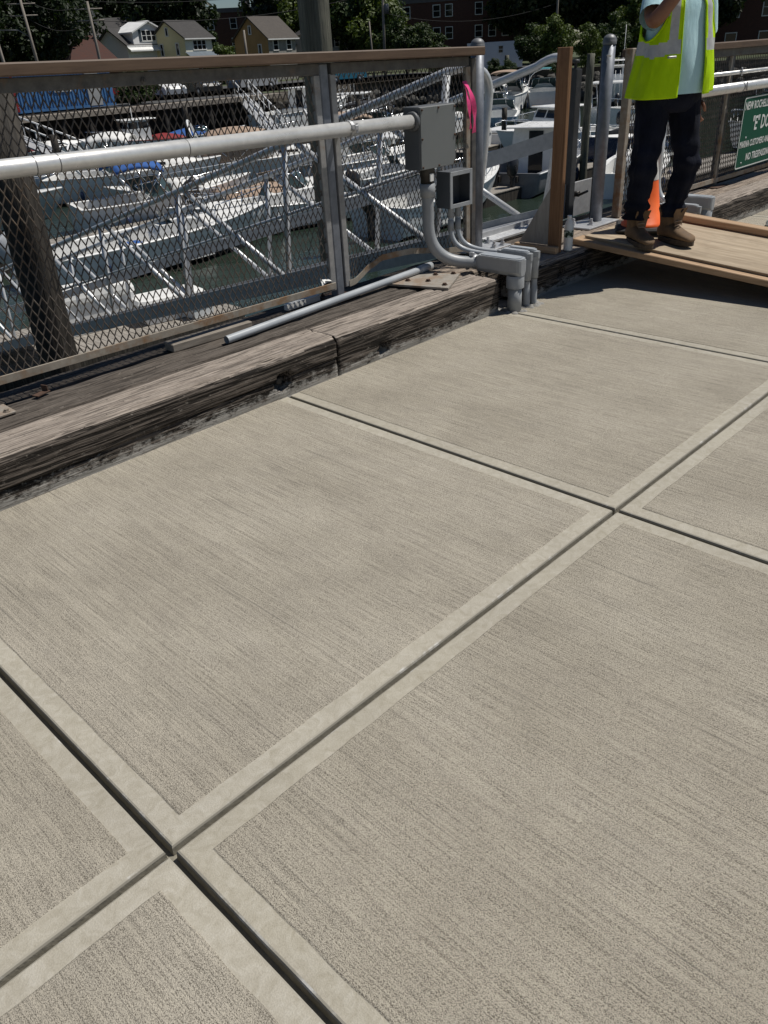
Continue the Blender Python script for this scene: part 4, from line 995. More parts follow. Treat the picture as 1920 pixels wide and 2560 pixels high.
for sd, el in ((1, V((0.255, 0.115, 1.275))), (-1, V((-0.265, -0.085, 1.15)))):
    s0 = V((0.150*sd, -0.005, 1.405)); dd = el-s0; pts = [PW(*(s0+dd*t)) for t in (0, 0.25, 0.5, 0.72)]
    ts.tube(pts, [0.088, 0.090, 0.088, 0.086], 18, caps=False)
ts.build('shirt', 'tee_blue', worker)
# vest with armholes and reflective bands
vt = MB(); VS = [(0.915, 0.2657, 0.2057, 0.026), (0.98, 0.2566, 0.2020, 0.022), (1.06, 0.2475, 0.1929, 0.016), (1.16, 0.2348, 0.1784, 0.012), (1.26, 0.2239, 0.1638, 0.009), (1.36, 0.2111, 0.1492, 0.006), (1.43, 0.1820, 0.1238, 0.003), (1.475, 0.1256, 0.0910, 0.0), (1.50, 0.0819, 0.0710, 0.0)]
rows = lerp_rows(VS, 78); NT = 150; A0, A1 = radians(19), radians(339)
grid = []
for z, a, b, f in rows:
    drop = [0.0]*NT
    ring = ell(0, 0.0, z, a, b, n=NT, fold=f, seed=6.0, t0=A0, t1=A1, closed=False)
    for j in range(NT):
        th = A0+(A1-A0)*j/(NT-1)
        rip = 0.007*sin(th*8+2.0*sin(z*5))*max(0.0, 1.22-z)/0.3+0.006*nz(th*5+z*4, z*9, 3.3)
        dv = V((ring[j].x, ring[j].y, 0)).normalized(); ring[j] = ring[j]+dv*rip
        if z < 1.0: ring[j].z -= 0.030*(0.5+0.5*cos(th-radians(60)))*(1.0-z)/0.085
    grid.append(ring)
off = len(vt.v); vt.v = [p for r in grid for p in r]
for i in range(len(rows)-1):
    z = (rows[i][0]+rows[i+1][0])/2
    for j in range(NT-1):
        th = math.degrees(A0+(A1-A0)*(j+0.5)/(NT-1))
        def hole(c): return ((th-c)/40.0)**2+((z-1.40)/0.21)**2 < 1
        if hole(80) or hole(280): continue
        sag = 0.022*math.exp(-((th-62)/22)**2)
        mi = 0
        if 1.125-sag < z < 1.195-sag: mi = 1
        elif z >= 1.195-sag and (25 < th < 38 or 322 < th < 335 or 140 < th < 153 or 207 < th < 220): mi = 1
        vt.f.append((i*NT+j, i*NT+j+1, (i+1)*NT+j+1, (i+1)*NT+j)); vt.sm.append(True); vt.mi.append(mi)
vo_ = vt.build('vest', ['vest_yellow', 'reflective'], worker)
sm = vo_.modifiers.new('thick', 'SOLIDIFY'); sm.thickness = 0.003; sm.offset = -1
# piping along the armholes and the front edges
pi_ = MB()
def vest_pt(th, z):
    q = min(range(len(rows)), key=lambda i: abs(rows[i][0]-z)); zz, a, b, f = rows[q]
    return ell(0, 0.0, z, a+0.002, b+0.002, n=2, fold=f, seed=6.0, t0=th, t1=th+1e-3, closed=False)[0]
for c in (80, 280):
    pts = []
    for i in range(41):
        a = -pi*0.02-pi*(i/40)*0.98
        z = 1.40+0.21*sin(a); pts.append(vest_pt(radians(c+40*cos(a)), z))
    pi_.tube(pts, 0.006, 6)
for th in (19.5, 338.5): pi_.tube([vest_pt(radians(th), 0.90+0.5*i/24) for i in range(25)], 0.005, 6)
pi_.build('vest_binding', 'vest_yellow', worker)
MB().obox(PW(0.135, 0.168, 1.105), (0.02, 0.05, 0.012), Matrix.Rotation(1.0, 3, 'Z'), 0.002).build('vest_badge', 'reflective', worker)
# jeans
jn = MB()
jn.loft([ell(0, 0.0, z, a, b, n=36, fold=0.006, seed=9) for z, a, b in ((1.04, 0.178, 0.132), (1.0, 0.188, 0.142), (0.94, 0.196, 0.150), (0.88, 0.192, 0.150), (0.83, 0.176, 0.135), (0.80, 0.12, 0.11))], caps=(False, True))
for (hx, kx, kf, ax, af) in ((0.108, 0.156, 0.045, RF_[0]+0.004, RF_[1]-0.055), (-0.100, -0.130, 0.080, LF_[0], LF_[1]-0.055)):
    R = []
    for i in range(44):
        t = i/43; z = 0.90-0.735*t
        if z > 0.50: u = (0.90-z)/0.40; r0 = hx+(kx-hx)*u; f0 = kf*u; rad = 0.104-0.029*u
        else: u = (0.50-z)/0.335; r0 = kx+(ax-kx)*u; f0 = kf+(af-kf)*u; rad = 0.075-0.006*u+0.008*max(0, u-0.75)/0.25
        e = 0.013+0.014*(1 if z < 0.30 else 0.3)+0.010*math.exp(-((z-0.5)/0.08)**2)
        cuff = 0.012*sin(z*75+hx*20) if z < 0.30 else 0.007*sin(z*55+hx*9)*math.exp(-((z-0.5)/0.16)**2)
        R.append(ell(r0, f0, z, rad+cuff, rad*1.05+cuff, n=30, p=2.1, fold=e, seed=hx*40))
    jn.loft(R, caps=(False, False))
jn.build('jeans', 'denim', worker)
# boots
for (fx, ff) in (RF_, LF_):
    bt_ = MB(); yaw = 0.10 if fx > 0 else -0.14
    def BW(r, f, z):
        r2, f2 = r*cos(yaw)+f*sin(yaw), -r*sin(yaw)+f*cos(yaw); return PW(fx+r2, ff+f2, z)
    rings = []
    for (f, hw, h) in ((-0.135, 0.020, 0.075), (-0.128, 0.034, 0.10), (-0.10, 0.042, 0.125), (-0.05, 0.046, 0.135), (0.0, 0.047, 0.122), (0.04, 0.049, 0.102), (0.08, 0.052, 0.085), (0.115, 0.052, 0.075), (0.145, 0.045, 0.066), (0.165, 0.030, 0.052), (0.172, 0.014, 0.040)):
        ring = []
        for i in range(16):
            a = 2*pi*i/16; c, s2 = cos(a), sin(a)
            r = hw*(1 if c > 0 else -1)*abs(c)**0.8; z = 0.028+(h-0.028)*(0.5+0.5*(1 if s2 > 0 else -1)*abs(s2)**0.7)
            ring.append(BW(r*(0.86 if s2 > 0.5 else 1), f, z+0.0025*nz(f*40, a*3, fx)))
        rings.append(ring)
    bt_.loft(rings)
    bt_.loft([[BW(hw*cos(a), -0.068+fo+fl*sin(a), z+0.006*sin(a*3+fx)) for a in [2*pi*i/18 for i in range(18)]] for z, hw, fl, fo in ((0.09, 0.046, 0.062, 0.004), (0.14, 0.048, 0.060, 0.0), (0.185, 0.056, 0.066, 0.0), (0.215, 0.068, 0.078, 0.004), (0.225, 0.064, 0.074, 0.004))], caps=(False, False))
    # open tongue flap and padded collar
    bt_.loft([[BW(w_*s3, f, z) for s3 in (-1, -0.4, 0.4, 1)] for w_, f, z in ((0.030, 0.030, 0.118), (0.040, 0.022, 0.150), (0.050, 0.026, 0.19), (0.052, 0.045, 0.225))], closed=False, caps=(False, False))
    up = bt_.build('boot', 'leather', worker)
    sl_ = MB(); poly = []
    for i in range(28):
        a = 2*pi*i/28; f = 0.155*cos(a)+0.018; hw = 0.056*(abs(sin(a))**0.75)*(1 if sin(a) > 0 else -1)*(0.86+0.16*cos(a-0.3)); poly.append((hw, f))
    n = len(poly); sl_.loft([[BW(p[0]*k, p[1]*k2+0.018*(1-k2), z) for p in poly] for k, k2, z in ((0.96, 0.985, 0.001), (1.0, 1.0, 0.004), (1.0, 1.0, 0.030), (0.97, 0.98, 0.034))], smooth=False)
    sl_.build('boot_sole', 'sole', up)
    lc = MB()
    for i in range(4):
        z = 0.115+0.022*i; f = 0.036-0.012*i; lc.tube([BW(-0.026, f, z), BW(0, f+0.010, z+0.008), BW(0.026, f, z+0.003)], 0.003, 5)
    lc.build('laces', 'tag_white' if False else 'canvas_tan', up)
# ================================================================ water and floats
WZ = -3.5; KS = 1.32
def ks(x, y, k=KS): return CAM.x+(x-CAM.x)*k, CAM.y+(y-CAM.y)*k
wt = MB(); wt.quad((-60, 2.6, WZ), (140, 2.6, WZ), (140, 90, WZ), (-60, 90, WZ)); wt.quad((11.6, -80, WZ), (140, -80, WZ), (140, 2.6, WZ), (11.6, 2.6, WZ)); wt.build('water', 'water', kind='structure')
fl_i = 0
def float_dock(label, x0, y0, length, width, rz=0.0, zt=None):
    x0, y0 = ks(x0, y0); length *= KS; width *= 1.2; zt = WZ+0.42
    t = thing('float_dock', label, 'dock', (x0, y0, WZ), rz, 'floating docks in the marina')
    h = zt-WZ
    MB().box((0, 0.02, -0.15), (length, width-0.02, h-0.045)).build('pontoon', 'pile_wood', t)
    n = int(length/0.15); p = MB(); p.box((0.004, 0, -0.02), (0.146, width, 0.02), 0.004); base = None
    for i in range(n):
        if base is None: base = p.build('plank', 'float_plank', t); o = base
        else: o = base.copy(); col.objects.link(o); o.parent = t
        o.location = (i*0.15, 0, h-0.022+random.uniform(-0.003, 0.003))
    return t
float_dock('plank float at the foot of the gangway with white dock boxes', 2.6, 9.5, 4.5, 2.2)
float_dock('plank float between the open console boat and the mint hulled boat', 5.2, 17.2, 11.0, 1.4)
float_dock('plank float beside the grey patrol boat', 17.5, 12.6, 9.0, 1.6, 0.05)
float_dock('plank float behind the tan topped cruisers', 14.0, 27.0, 22.0, 1.5)
float_dock('short plank float carrying the tall white storage box', 30.2, 24.9, 4.5, 1.2, 0.3)
float_dock('short plank float carrying the dock box near the patrol boat', 25.6, 19.5, 3.2, 1.2, 0.2)
float_dock('landing float at the foot of the far gangway by the red canvas boat', 15.4, 32.4, 3.0, 1.4)
float_dock('landing float at the foot of the far gangway by the large yacht', 25.6, 31.6, 3.0, 1.4)
def dock_box(label, x, y, z, l, w_, h, rz, lid_over=0.03):
    x, y = ks(x, y); z = WZ+0.43; l, w_, h = l*1.25, w_*1.25, h*1.2
    t = thing('dock_box', label, 'box', (x, y, z), rz)
    b = MB(); rings = [[V((sx*l/2*k, sy_*w_/2*k, zz)) for sx, sy_ in ((-1, -1), (1, -1), (1, 1), (-1, 1))] for k, zz in ((0.88, 0), (0.97, h*0.72))]
    b.loft(rings, smooth=False); b.build('tub', 'gel_white', t)
    c = MB(); rings = [[V((sx*(l/2+lid_over)*k, sy_*(w_/2+lid_over)*k, zz)) for sx, sy_ in ((-1, -0.72), (-0.8, -1), (0.8, -1), (1, -0.72), (1, 0.72), (0.8, 1), (-0.8, 1), (-1, 0.72))] for k, zz in ((1, h*0.72), (1, h*0.82), (0.94, h*0.95), (0.7, h))]
    c.loft(rings, smooth=False); c.build('lid', 'gel_deck', t); return t
dock_box('white dock box with faceted lid on the gangway float, next to the brace tubes', 5.05, 10.55, -1.86, 1.25, 0.65, 0.72, -0.12)
dock_box('low white dock box with flat lid on the gangway float', 6.05, 10.05, -1.86, 1.15, 0.6, 0.42, -0.15)
dock_box('small white dock box near the edge of the gangway float', 6.35, 9.72, -1.86, 0.45, 0.4, 0.34, 0.1)
dock_box('tall white storage box on a float beside the lettered transom boat', 32.0, 25.6, -1.3, 1.0, 0.7, 0.95, 0.3)
dock_box('white dock box on the short float near the patrol boat', 27.0, 20.2, -1.88, 1.3, 0.7, 0.75, 0.2)

# piles
def pile(label, x, y, r, z1, mat, lean=(0, 0), group=None):
    if x > 10: x, y = ks(x, y); z1 = 1.45-(1.45-z1)*KS
    b = MB(); pts = []; rs = []
    for i in range(9):
        t = i/8; pts.append((x+lean[0]*t, y+lean[1]*t, WZ-1+(z1-WZ+1)*t)); rs.append(r*(1.06-0.10*t)*(1+0.03*nz(t*5, x)))
    b.tube(pts, rs, 18); o = b.build('timber_pile', mat, org=(x, y, WZ)); tag(o, label, 'pile', group); return o
pile('thick dark timber pile standing just outside the mesh fence', 2.03, 4.99, 0.150, 1.36, 'pile_wood', (0.06, 0.0))
pile('tall grey green timber pile rising above the brown rail cap', 7.20, 7.32, 0.195, 3.6, 'pile_green')
pile('slim dark pile beside the angle post, seen through the gate', 22.6, 12.7, 0.15, 1.15, 'pile_green')
pile('dark timber pile by the red canvas boat', 13.2, 27.9, 0.17, -0.35, 'pile_wood')
pile('timber pile by the white pilothouse boat', 22.0, 33.0, 0.17, -0.1, 'pile_wood')
pile('dark pile at the end of the float behind the patrol boat', 27.5, 19.3, 0.14, -0.6, 'pile_wood')
pile('timber pile beside the tan topped boats, short', 26.5, 26.4, 0.16, -0.2, 'pile_wood')
pile('pale capped pile standing by the far seawall', 54.0, 38.6, 0.22, 0.9, 'pile_green')
pile('dark weedy pile behind the gangway braces', 11.6, 12.0, 0.18, -0.9, 'pile_wood')

# ================================================================ boats
def boat(label, x, y, yaw, Ln, B, F, hull='gel_white', deck='gel_deck', t_open=0.55, feats=(), cat='boat', name='motor_boat', trim=None, k=KS):
    x, y = ks(x, y, k)
    t = thing(name, label, cat, (x, y, WZ), radians(yaw), 'boats moored in the marina')
    NS = 18
    def st(u):
        b = B/2*(1-max(0.0, (u-0.42)/0.58)**2.1)*(0.93+0.07*min(1, u/0.3)); zs = F*(1+0.42*u*u); zc = 0.10+0.30*F*max(0, u-0.4)**1.5*3; return b, zs, zc
    sec = []
    for i in range(NS+1):
        u = i/NS; b, zs, zc = st(u); xk = -Ln/2+Ln*u*0.93; xg = -Ln/2+Ln*u
        zk = -0.35+(zs+0.25)*max(0, (u-0.72)/0.28)**1.8*0.85
        sec.append((u, b, zs, zc, xk, xg, zk))
    h = MB(); rings = []
    for (u, b, zs, zc, xk, xg, zk) in sec:
        bc = b*(0.90-0.22*u); bw = bc+(b-bc)*0.3; xw = xk+(xg-xk)*0.5
        rings.append([V((xg, b, zs)), V((xg+0.0, b*1.0, zs-0.06)), V((xw, bw, zc+(zs-zc)*0.35)), V((xk, bc, zc)), V((xk, bc*0.98, zc-0.03)), V((xk, 0, min(zk, zc-0.02))), V((xk, -bc*0.98, zc-0.03)), V((xk, -bc, zc)), V((xw, -bw, zc+(zs-zc)*0.35)), V((xg, -b, zs-0.06)), V((xg, -b, zs))])
    n = len(rings[0]); o = h.add([p for r in rings for p in r], [], True)
    for i in range(NS):
        for j in range(n-1):
            h.f.append((i*n+j, (i+1)*n+j, (i+1)*n+j+1, i*n+j+1)); h.sm.append(True); h.mi.append(1 if 3 <= j <= 6 else 0)
    h.f.append(tuple(range(n))); h.sm.append(False); h.mi.append(0)
    h.build('hull', [hull, 'bottom_paint'], t)
    rr = MB()
    for s in (1, -1): rr.tube([(q[5], s*(q[1]+0.012), q[2]-0.02) for q in sec[:-1]]+[(sec[-1][5]+0.01, 0, sec[-1][2]-0.02)], 0.03, 6)
    rr.build('rub_rail', trim or 'gel_white', t)
    d = MB(); zf = 0.16
    k0 = int(t_open*NS)
    for i in range(k0, NS):
        a, c = sec[i], sec[i+1]; w1, w2 = a[1]*0.97, c[1]*0.97; z1_, z2_ = a[2]-0.015, c[2]-0.015
        cr1, cr2 = 0.07*a[1], 0.07*c[1]
        d.add([V((a[5], w1, z1_)), V((c[5], w2, z2_)), V((c[5], 0, z2_+cr2)), V((a[5], 0, z1_+cr1)), V((c[5], -w2, z2_)), V((a[5], -w1, z1_))], [(0, 3, 2, 1), (3, 5, 4, 2)], False)
    if k0 > 0:
        a = sec[k0]
        for i in range(0, k0):
            p, q = sec[i], sec[i+1]; g = 0.16
            for s in (1, -1):
                d.add([V((p[5], s*p[1]*0.985, p[2]-0.01)), V((q[5], s*q[1]*0.985, q[2]-0.01)), V((q[5], s*(q[1]-g), q[2]-0.005)), V((p[5], s*(p[1]-g), p[2]-0.005)), V((q[5], s*(q[1]-g), zf)), V((p[5], s*(p[1]-g), zf))], [(0, 1, 2, 3), (3, 2, 4, 5)] if s < 0 else [(3, 2, 1, 0), (5, 4, 2, 3)], False)
            d.add([V((p[5], p[1]-g, zf)), V((q[5], q[1]-g, zf)), V((q[5], -q[1]+g, zf)), V((p[5], -p[1]+g, zf))], [(3, 2, 1, 0)], False)
        d.add([V((a[5], a[1]-0.16, zf)), V((a[5], a[1]*0.97, a[2]-0.015)), V((a[5], 0, a[2]-0.015+0.07*a[1])), V((a[5], -a[1]*0.97, a[2]-0.015)), V((a[5], -a[1]+0.16, zf))], [(0, 1, 2, 3, 4)], False)
        p = sec[0]
        d.box((p[5]+0.001, -p[1]+0.165, zf), (p[5]+0.14, p[1]-0.165, p[2]-0.005))
    d.build('deck', deck, t)
    for u in (0.22, 0.50):
        for s in (1, -1):
            b_, z_ = st(u)[0], st(u)[1]; MB().lathe([(0, 0.06), (0.06, 0.09), (0.085, 0.18), (0.085, 0.45), (0.05, 0.54), (0.012, 0.56), (0.012, z_-0.02)], (-Ln/2+Ln*u, s*(b_*0.985+0.075), 0.0 if z_ > 0.75 else -0.1), 8).build('fender', 'gel_white' if s > 0 else 'gel_navy', t)
    def X(u): return -Ln/2+Ln*u
    def Zs(u): return F*(1+0.42*u*u)
    def frame_tube(pts, r=0.022, nm='rail', mt='chrome'): MB().tube(pts, r, 7).build(nm, mt, t)
    for ft in feats:
        k = ft[0]
        if k == 'bow_rail':
            u0 = ft[1] if len(ft) > 1 else 0.55; hgt = 0.45; pts = []
            us = [u0+(0.985-u0)*i/8 for i in range(9)]
            P1 = [(X(u), st(u)[1 if False else 0]*0.92, Zs(u)+hgt) for u in us]; P2 = [(a, -b, c) for a, b, c in reversed(P1)]
            frame_tube([(P1[0][0]-0.15, P1[0][1], Zs(u0))]+P1+P2+[(P2[-1][0]-0.15, P2[-1][1], Zs(u0))], 0.016)
            for i in (2, 4, 6):
                for s in (1, -1): frame_tube([(P1[i][0], s*P1[i][1], P1[i][2]), (P1[i][0]-0.05, s*P1[i][1], Zs(us[i])-0.02)], 0.013, 'stanchion')
        elif k == 'trunk':
            u0, u1, hgt = ft[1:4]; b = MB(); rings = []
            for i in range(8):
                u = u0+(u1-u0)*i/7; w_ = st(u)[0]*0.72; hh = hgt*(1-(i/7)**2.2)+0.02; z0 = Zs(u)-0.03
                rings.append([V((X(u), w_, z0)), V((X(u), w_*0.86, z0+hh)), V((X(u), 0, z0+hh*1.12)), V((X(u), -w_*0.86, z0+hh)), V((X(u), -w_, z0))])
            b.loft(rings, closed=False, caps=(True, True)); b.build('cabin_trunk', deck, t)
            for s in (1, -1):
                ug = u0+(u1-u0)*0.35; w_ = st(ug)[0]*0.70
                MB().obox((X(ug), s*w_, Zs(ug)+hgt*0.48), ((u1-u0)*Ln*0.35, 0.03, hgt*0.34), Matrix.Rotation(0, 3, 'Z'), 0.005).build('port_light', 'win_dark', t)
        elif k == 'windshield':
            u, hgt = ft[1:3]; w_ = st(u)[0]*0.82; z0 = Zs(u)+0.02; b = MB()
            bot = [V((X(u)-0.9, w_*1.04, z0)), V((X(u)-0.15, w_, z0)), V((X(u)+0.2, w_*0.45, z0+0.05)), V((X(u)+0.2, -w_*0.45, z0+0.05)), V((X(u)-0.15, -w_, z0)), V((X(u)-0.9, -w_*1.04, z0))]
            tp_ = [V((p.x-0.42, p.y*0.88, p.z+hgt)) for p in bot]; tp_[0].z -= hgt*0.15; tp_[-1].z -= hgt*0.15
            b.loft([bot, tp_], closed=False, caps=(False, False), smooth=False); b.build('windshield', 'boat_glass', t)
            f = MB(); f.tube(tp_, 0.025, 6)
            for p, q in zip(bot, tp_): f.tube([p, q], 0.022, 6)
            f.build('windshield_frame', 'chrome', t)
        elif k == 'bimini':
            u0, u1, z0, mt = ft[1:5]; b = MB(); rings = []; w_ = st((u0+u1)/2)[0]*0.88
            for i in range(9):
                q = i/8; x = X(u0)+(X(u1)-X(u0))*q; zz = z0+0.16*sin(pi*q)-0.05*q
                rings.append([V((x, w_*cos(a)*1.0, zz-0.22+0.30*sin(a)**0.8)) for a in [pi*j/12 for j in range(13)]])
            b.loft(rings, closed=False, caps=(False, False)); o_ = b.build('canvas_top', mt, t); sm_ = o_.modifiers.new('t', 'SOLIDIFY'); sm_.thickness = 0.03
            fr = MB()
            for q in (0.02, 0.5, 0.98):
                x = X(u0)+(X(u1)-X(u0))*q; um = (u0+u1)/2
                for s in (1, -1): fr.tube([(x, s*w_, z0-0.16), (X(um), s*st(um)[0]*0.95, Zs(um))], 0.018, 6)
            fr.build('canvas_frame', 'chrome', t)
            if len(ft) > 5 and ft[5]:
                c = MB()
                for s in (1, -1): c.quad((X(u0)+0.1, s*w_*0.99, z0-0.2), (X(u1), s*w_*0.99, z0-0.2), (X(u1)+0.25, s*st(u1)[0]*0.9, Zs(u1)), (X(u0)-0.2, s*st(u0)[0]*0.95, Zs(u0)))
                c.build('side_curtain', ft[5], t)
        elif k == 'hardtop':
            u0, u1, z0, mt = ft[1:5]; w_ = st((u0+u1)/2)[0]*0.80
            MB().box((X(u0), -w_, z0), (X(u1), w_, z0+0.09), 0.035).build('hardtop', mt, t)
            for x in (X(u0)+0.15, X(u1)-0.15):
                for s in (1, -1): MB().tube([(x, s*w_*0.9, z0), (x+0.1, s*w_*0.62, 0.3)], 0.026, 7).build('hardtop_post', 'alu', t)
        elif k == 'house':
            u0, u1, hgt, mt = ft[1:5]; w_ = st((u0+u1)/2)[0]*0.74; z0 = 0.3; zt = Zs(0.5)+hgt; b = MB()
            x0, x1 = X(u0), X(u1)
            b.loft([[V((x0, s*w_, z0)) for s in (1, -1)]+[V((x1, s*w_, z0)) for s in (-1, 1)], [V((x0, s*w_, zt-hgt*0.45)) for s in (1, -1)]+[V((x1, s*w_, zt-hgt*0.45)) for s in (-1, 1)], [V((x0+0.05, s*w_*0.95, zt)) for s in (1, -1)]+[V((x1-0.25, s*w_*0.95, zt)) for s in (-1, 1)]], smooth=False); b.build('pilothouse', mt, t)
            MB().box((x0-0.55, -w_*1.08, zt), (x1+0.12, w_*1.08, zt+0.06), 0.02).build('house_roof', mt, t)
            zc, zh = zt-hgt*0.25, hgt*0.34
            for s in (1, -1):
                for q in (0.28, 0.70): MB().box((x0+(x1-x0)*q-0.19*(x1-x0), s*w_*0.985-0.012, zc-zh/2), (x0+(x1-x0)*q+0.19*(x1-x0), s*w_*0.985+0.012, zc+zh/2), 0.006).build('side_window', 'win_dark', t)
            for q in (-0.5, 0.5): MB().obox((x1-0.105, q*w_*0.9, zc), (0.03, w_*0.78, zh), Matrix.Rotation(-0.5*0 - math.atan2(0.25, hgt*0.45), 3, 'Y'), 0.006).build('front_window', 'win_dark', t)
            MB().box((x0-0.013, -w_*0.3, z0+0.05), (x0+0.002, w_*0.30, zt-0.12), 0.004).build('cabin_door', 'win_dark', t)
            if len(ft) > 5:
                # shield shaped badge on the cabin side
                for s in (1, -1):
                    b = MB(); poly = [(0, -0.16), (0.11, -0.06), (0.12, 0.12), (0.05, 0.15), (0, 0.13), (-0.05, 0.15), (-0.12, 0.12), (-0.11, -0.06)]
                    b.prism(poly, 0, 0.012); b.prism([(p[0]*0.55, p[1]*0.55) for p in poly], 0.0125, 0.016, 1)
                    b.v = [V((x0+0.28+p.x, s*(w_+0.001+p.z), zc-0.62+p.y)) for p in b.v]; b.build('badge', ['badge_gold', 'gel_navy'], t)
        elif k == 'console':
            u = ft[1]; x = X(u)
            MB().loft([[V((x+dx*kk, s, z)) for dx, s in ((-0.28, 0.36), (0.32, 0.36), (0.32, -0.36), (-0.28, -0.36))] for kk, z in ((1, zf), (1, 0.85), (0.72, 1.10))], smooth=False).build('console', deck, t)
            MB().quad((x+0.25, 0.30, 1.08), (x+0.25, -0.30, 1.08), (x+0.02, -0.27, 1.42), (x+0.02, 0.27, 1.42)).build('console_screen', 'boat_glass', t)
            MB().lathe([(0.15, -0.008), (0.165, 0), (0.15, 0.008)], (x-0.30, 0, 0.95), 16, rot=Matrix.Rotation(-1.1, 3, 'Y').to_quaternion()).build('wheel', 'chrome', t)
            MB().box((x-1.05, -0.38, zf), (x-0.65, 0.38, 0.62), 0.03).build('seat', 'gel_white', t)
            MB().box((x-1.06, -0.39, 0.625), (x-0.64, 0.39, 0.72), 0.03).build('cushion', ft[2] if len(ft) > 2 else 'canvas_blue', t)
            MB().box((x+0.40, -0.34, zf), (x+0.80, 0.34, 0.55), 0.04).build('front_seat', 'gel_white', t)
        elif k == 'outboard':
            for q in ft[1]:
                xo = -Ln/2-0.30; mt = ft[2]; b = MB(); rings = []
                for z, kx, ky in ((F-0.05, 0.5, 0.6), (F+0.10, 0.9, 0.95), (F+0.35, 1.0, 1.0), (F+0.55, 0.92, 0.88), (F+0.66, 0.6, 0.55), (F+0.69, 0.25, 0.2)):
                    rings.append([V((xo-0.05+0.30*kx*cos(a), q+0.20*ky*sin(a), z+0.06*cos(a))) for a in [2*pi*i/14 for i in range(14)]])
                b.loft(rings); oo = b.build('outboard', mt, t)
                MB().box((xo-0.13, q-0.07, -0.45), (xo+0.13, q+0.07, F-0.02), 0.03).build('outboard_leg', mt, oo)
                MB().box((xo+0.10, q-0.12, F-0.30), (-Ln/2+0.001, q+0.12, F-0.08), 0.01).build('bracket', 'black_fit', oo)
        elif k == 'arch':
            u, z0 = ft[1:3]; w_ = st(u)[0]*0.97; pts = [(X(u)+0.4, w_, Zs(u))]+[(X(u)-0.25*sin(a), w_*cos(a), Zs(u)+(z0-Zs(u))*sin(a)**0.6) for a in [pi*i/14 for i in range(1, 14)]]+[(X(u)+0.4, -w_, Zs(u))]
            MB().tube(pts, 0.06 if len(ft) < 4 else 0.035, 10).build('radar_arch', ft[3] if len(ft) > 3 else 'gel_white', t)
        elif k == 'cover':
            u0, u1, hgt, mt = ft[1:5]; b = MB(); rings = []
            for i in range(9):
                u = u0+(u1-u0)*i/8; w_ = st(u)[0]*1.01; hh = hgt*sin(pi*(0.12+0.76*i/8))*(1+0.2*nz(u*9, Ln))
                rings.append([V((X(u), w_*cos(a), Zs(u)+0.02+hh*sin(a))) for a in [pi*j/10 for j in range(11)]])
            b.loft(rings, closed=False, caps=(True, True)); b.build('boat_cover', mt, t)
        elif k == 'swim':
            MB().box((-Ln/2-0.55, -B*0.36, 0.18), (-Ln/2+0.002, B*0.36, 0.24), 0.02).build('swim_platform', 'teak', t)
        elif k == 'mast':
            u, z0 = ft[1:3]; MB().tube([(X(u), 0, Zs(u)), (X(u), 0, z0)], 0.02, 6).build('antenna', 'gel_white', t)
        elif k == 'rods':
            for i in range(5): MB().tube([(X(ft[1])+0.1*i, -0.6+0.3*i, Zs(0.4)+0.7), (X(ft[1])-0.4+0.1*i, -0.7+0.3*i, Zs(0.4)+2.0)], 0.010, 5).build('fishing_rod', 'gel_white', t)
        elif k == 'name':
            cu = bpy.data.curves.new('t', 'FONT'); cu.body = ft[1]; cu.size = 0.34; cu.align_x = 'CENTER'; cu.extrude = 0.002
            tmp = bpy.data.objects.new('tmp', cu); col.objects.link(tmp); me = bpy.data.meshes.new_from_object(tmp.evaluated_get(bpy.context.evaluated_depsgraph_get())); bpy.data.objects.remove(tmp)
            me.materials.clear(); me.materials.append(MATS['gel_navy']); o_ = bpy.data.objects.new('lettering', me); col.objects.link(o_); o_.parent = t
            o_.rotation_euler = (pi/2, 0, -pi/2); o_.location = (-Ln/2-0.02, 0, F*0.55)
    return t
flat('badge_gold', (0.45, 0.27, 0.04), 0.5)
# near boats behind the left fence
boat('open white console boat with blue seat cushion behind the gangway', 8.9, 14.85, -5, 7.6, 2.4, 0.85, t_open=0.72, feats=[('console', 0.52, 'canvas_blue'), ('bow_rail', 0.70), ('outboard', (0,), 'engine_silver')])
boat('pale mint hulled boat with white deck and bow rail beyond the open console boat', 7.4, 22.6, -36, 7.8, 2.7, 1.05, 'gel_mint', t_open=0.40, feats=[('trunk', 0.42, 0.82, 0.38), ('bow_rail', 0.5), ('windshield', 0.44, 0.5)])
boat('low flat decked white skiff between the mint hulled boat and the tan topped cruiser', 13.6, 21.9, 130, 5.2, 2.0, 0.6, t_open=0.18, feats=[('rods', 0.9)])
boat('white cruiser with tan canvas top and side curtain, behind the middle fence post', 18.2, 22.9, -44, 8.4, 2.9, 1.05, t_open=0.50, feats=[('trunk', 0.55, 0.86, 0.32), ('windshield', 0.56, 0.55), ('bimini', 0.22, 0.53, 2.25, 'canvas_tan', 'canvas_tan'), ('bow_rail', 0.6), ('swim',)])
boat('white boat under a tan canvas top, moored next to the curtained cruiser', 25.0, 24.9, 8, 7.4, 2.7, 1.0, t_open=0.45, feats=[('windshield', 0.5, 0.5), ('bimini', 0.2, 0.48, 2.2, 'canvas_tan'), ('trunk', 0.52, 0.85, 0.3), ('arch', 0.2, 2.2)])
boat('white boat with low red canvas covers beyond the tall dark pile', 19.6, 43.2, -10, 7.0, 2.5, 1.0, k=1.16, t_open=0.42, feats=[('cover', 0.05, 0.45, 0.55, 'canvas_red'), ('windshield', 0.47, 0.5), ('arch', 0.1, 2.1), ('trunk', 0.5, 0.85, 0.3)])
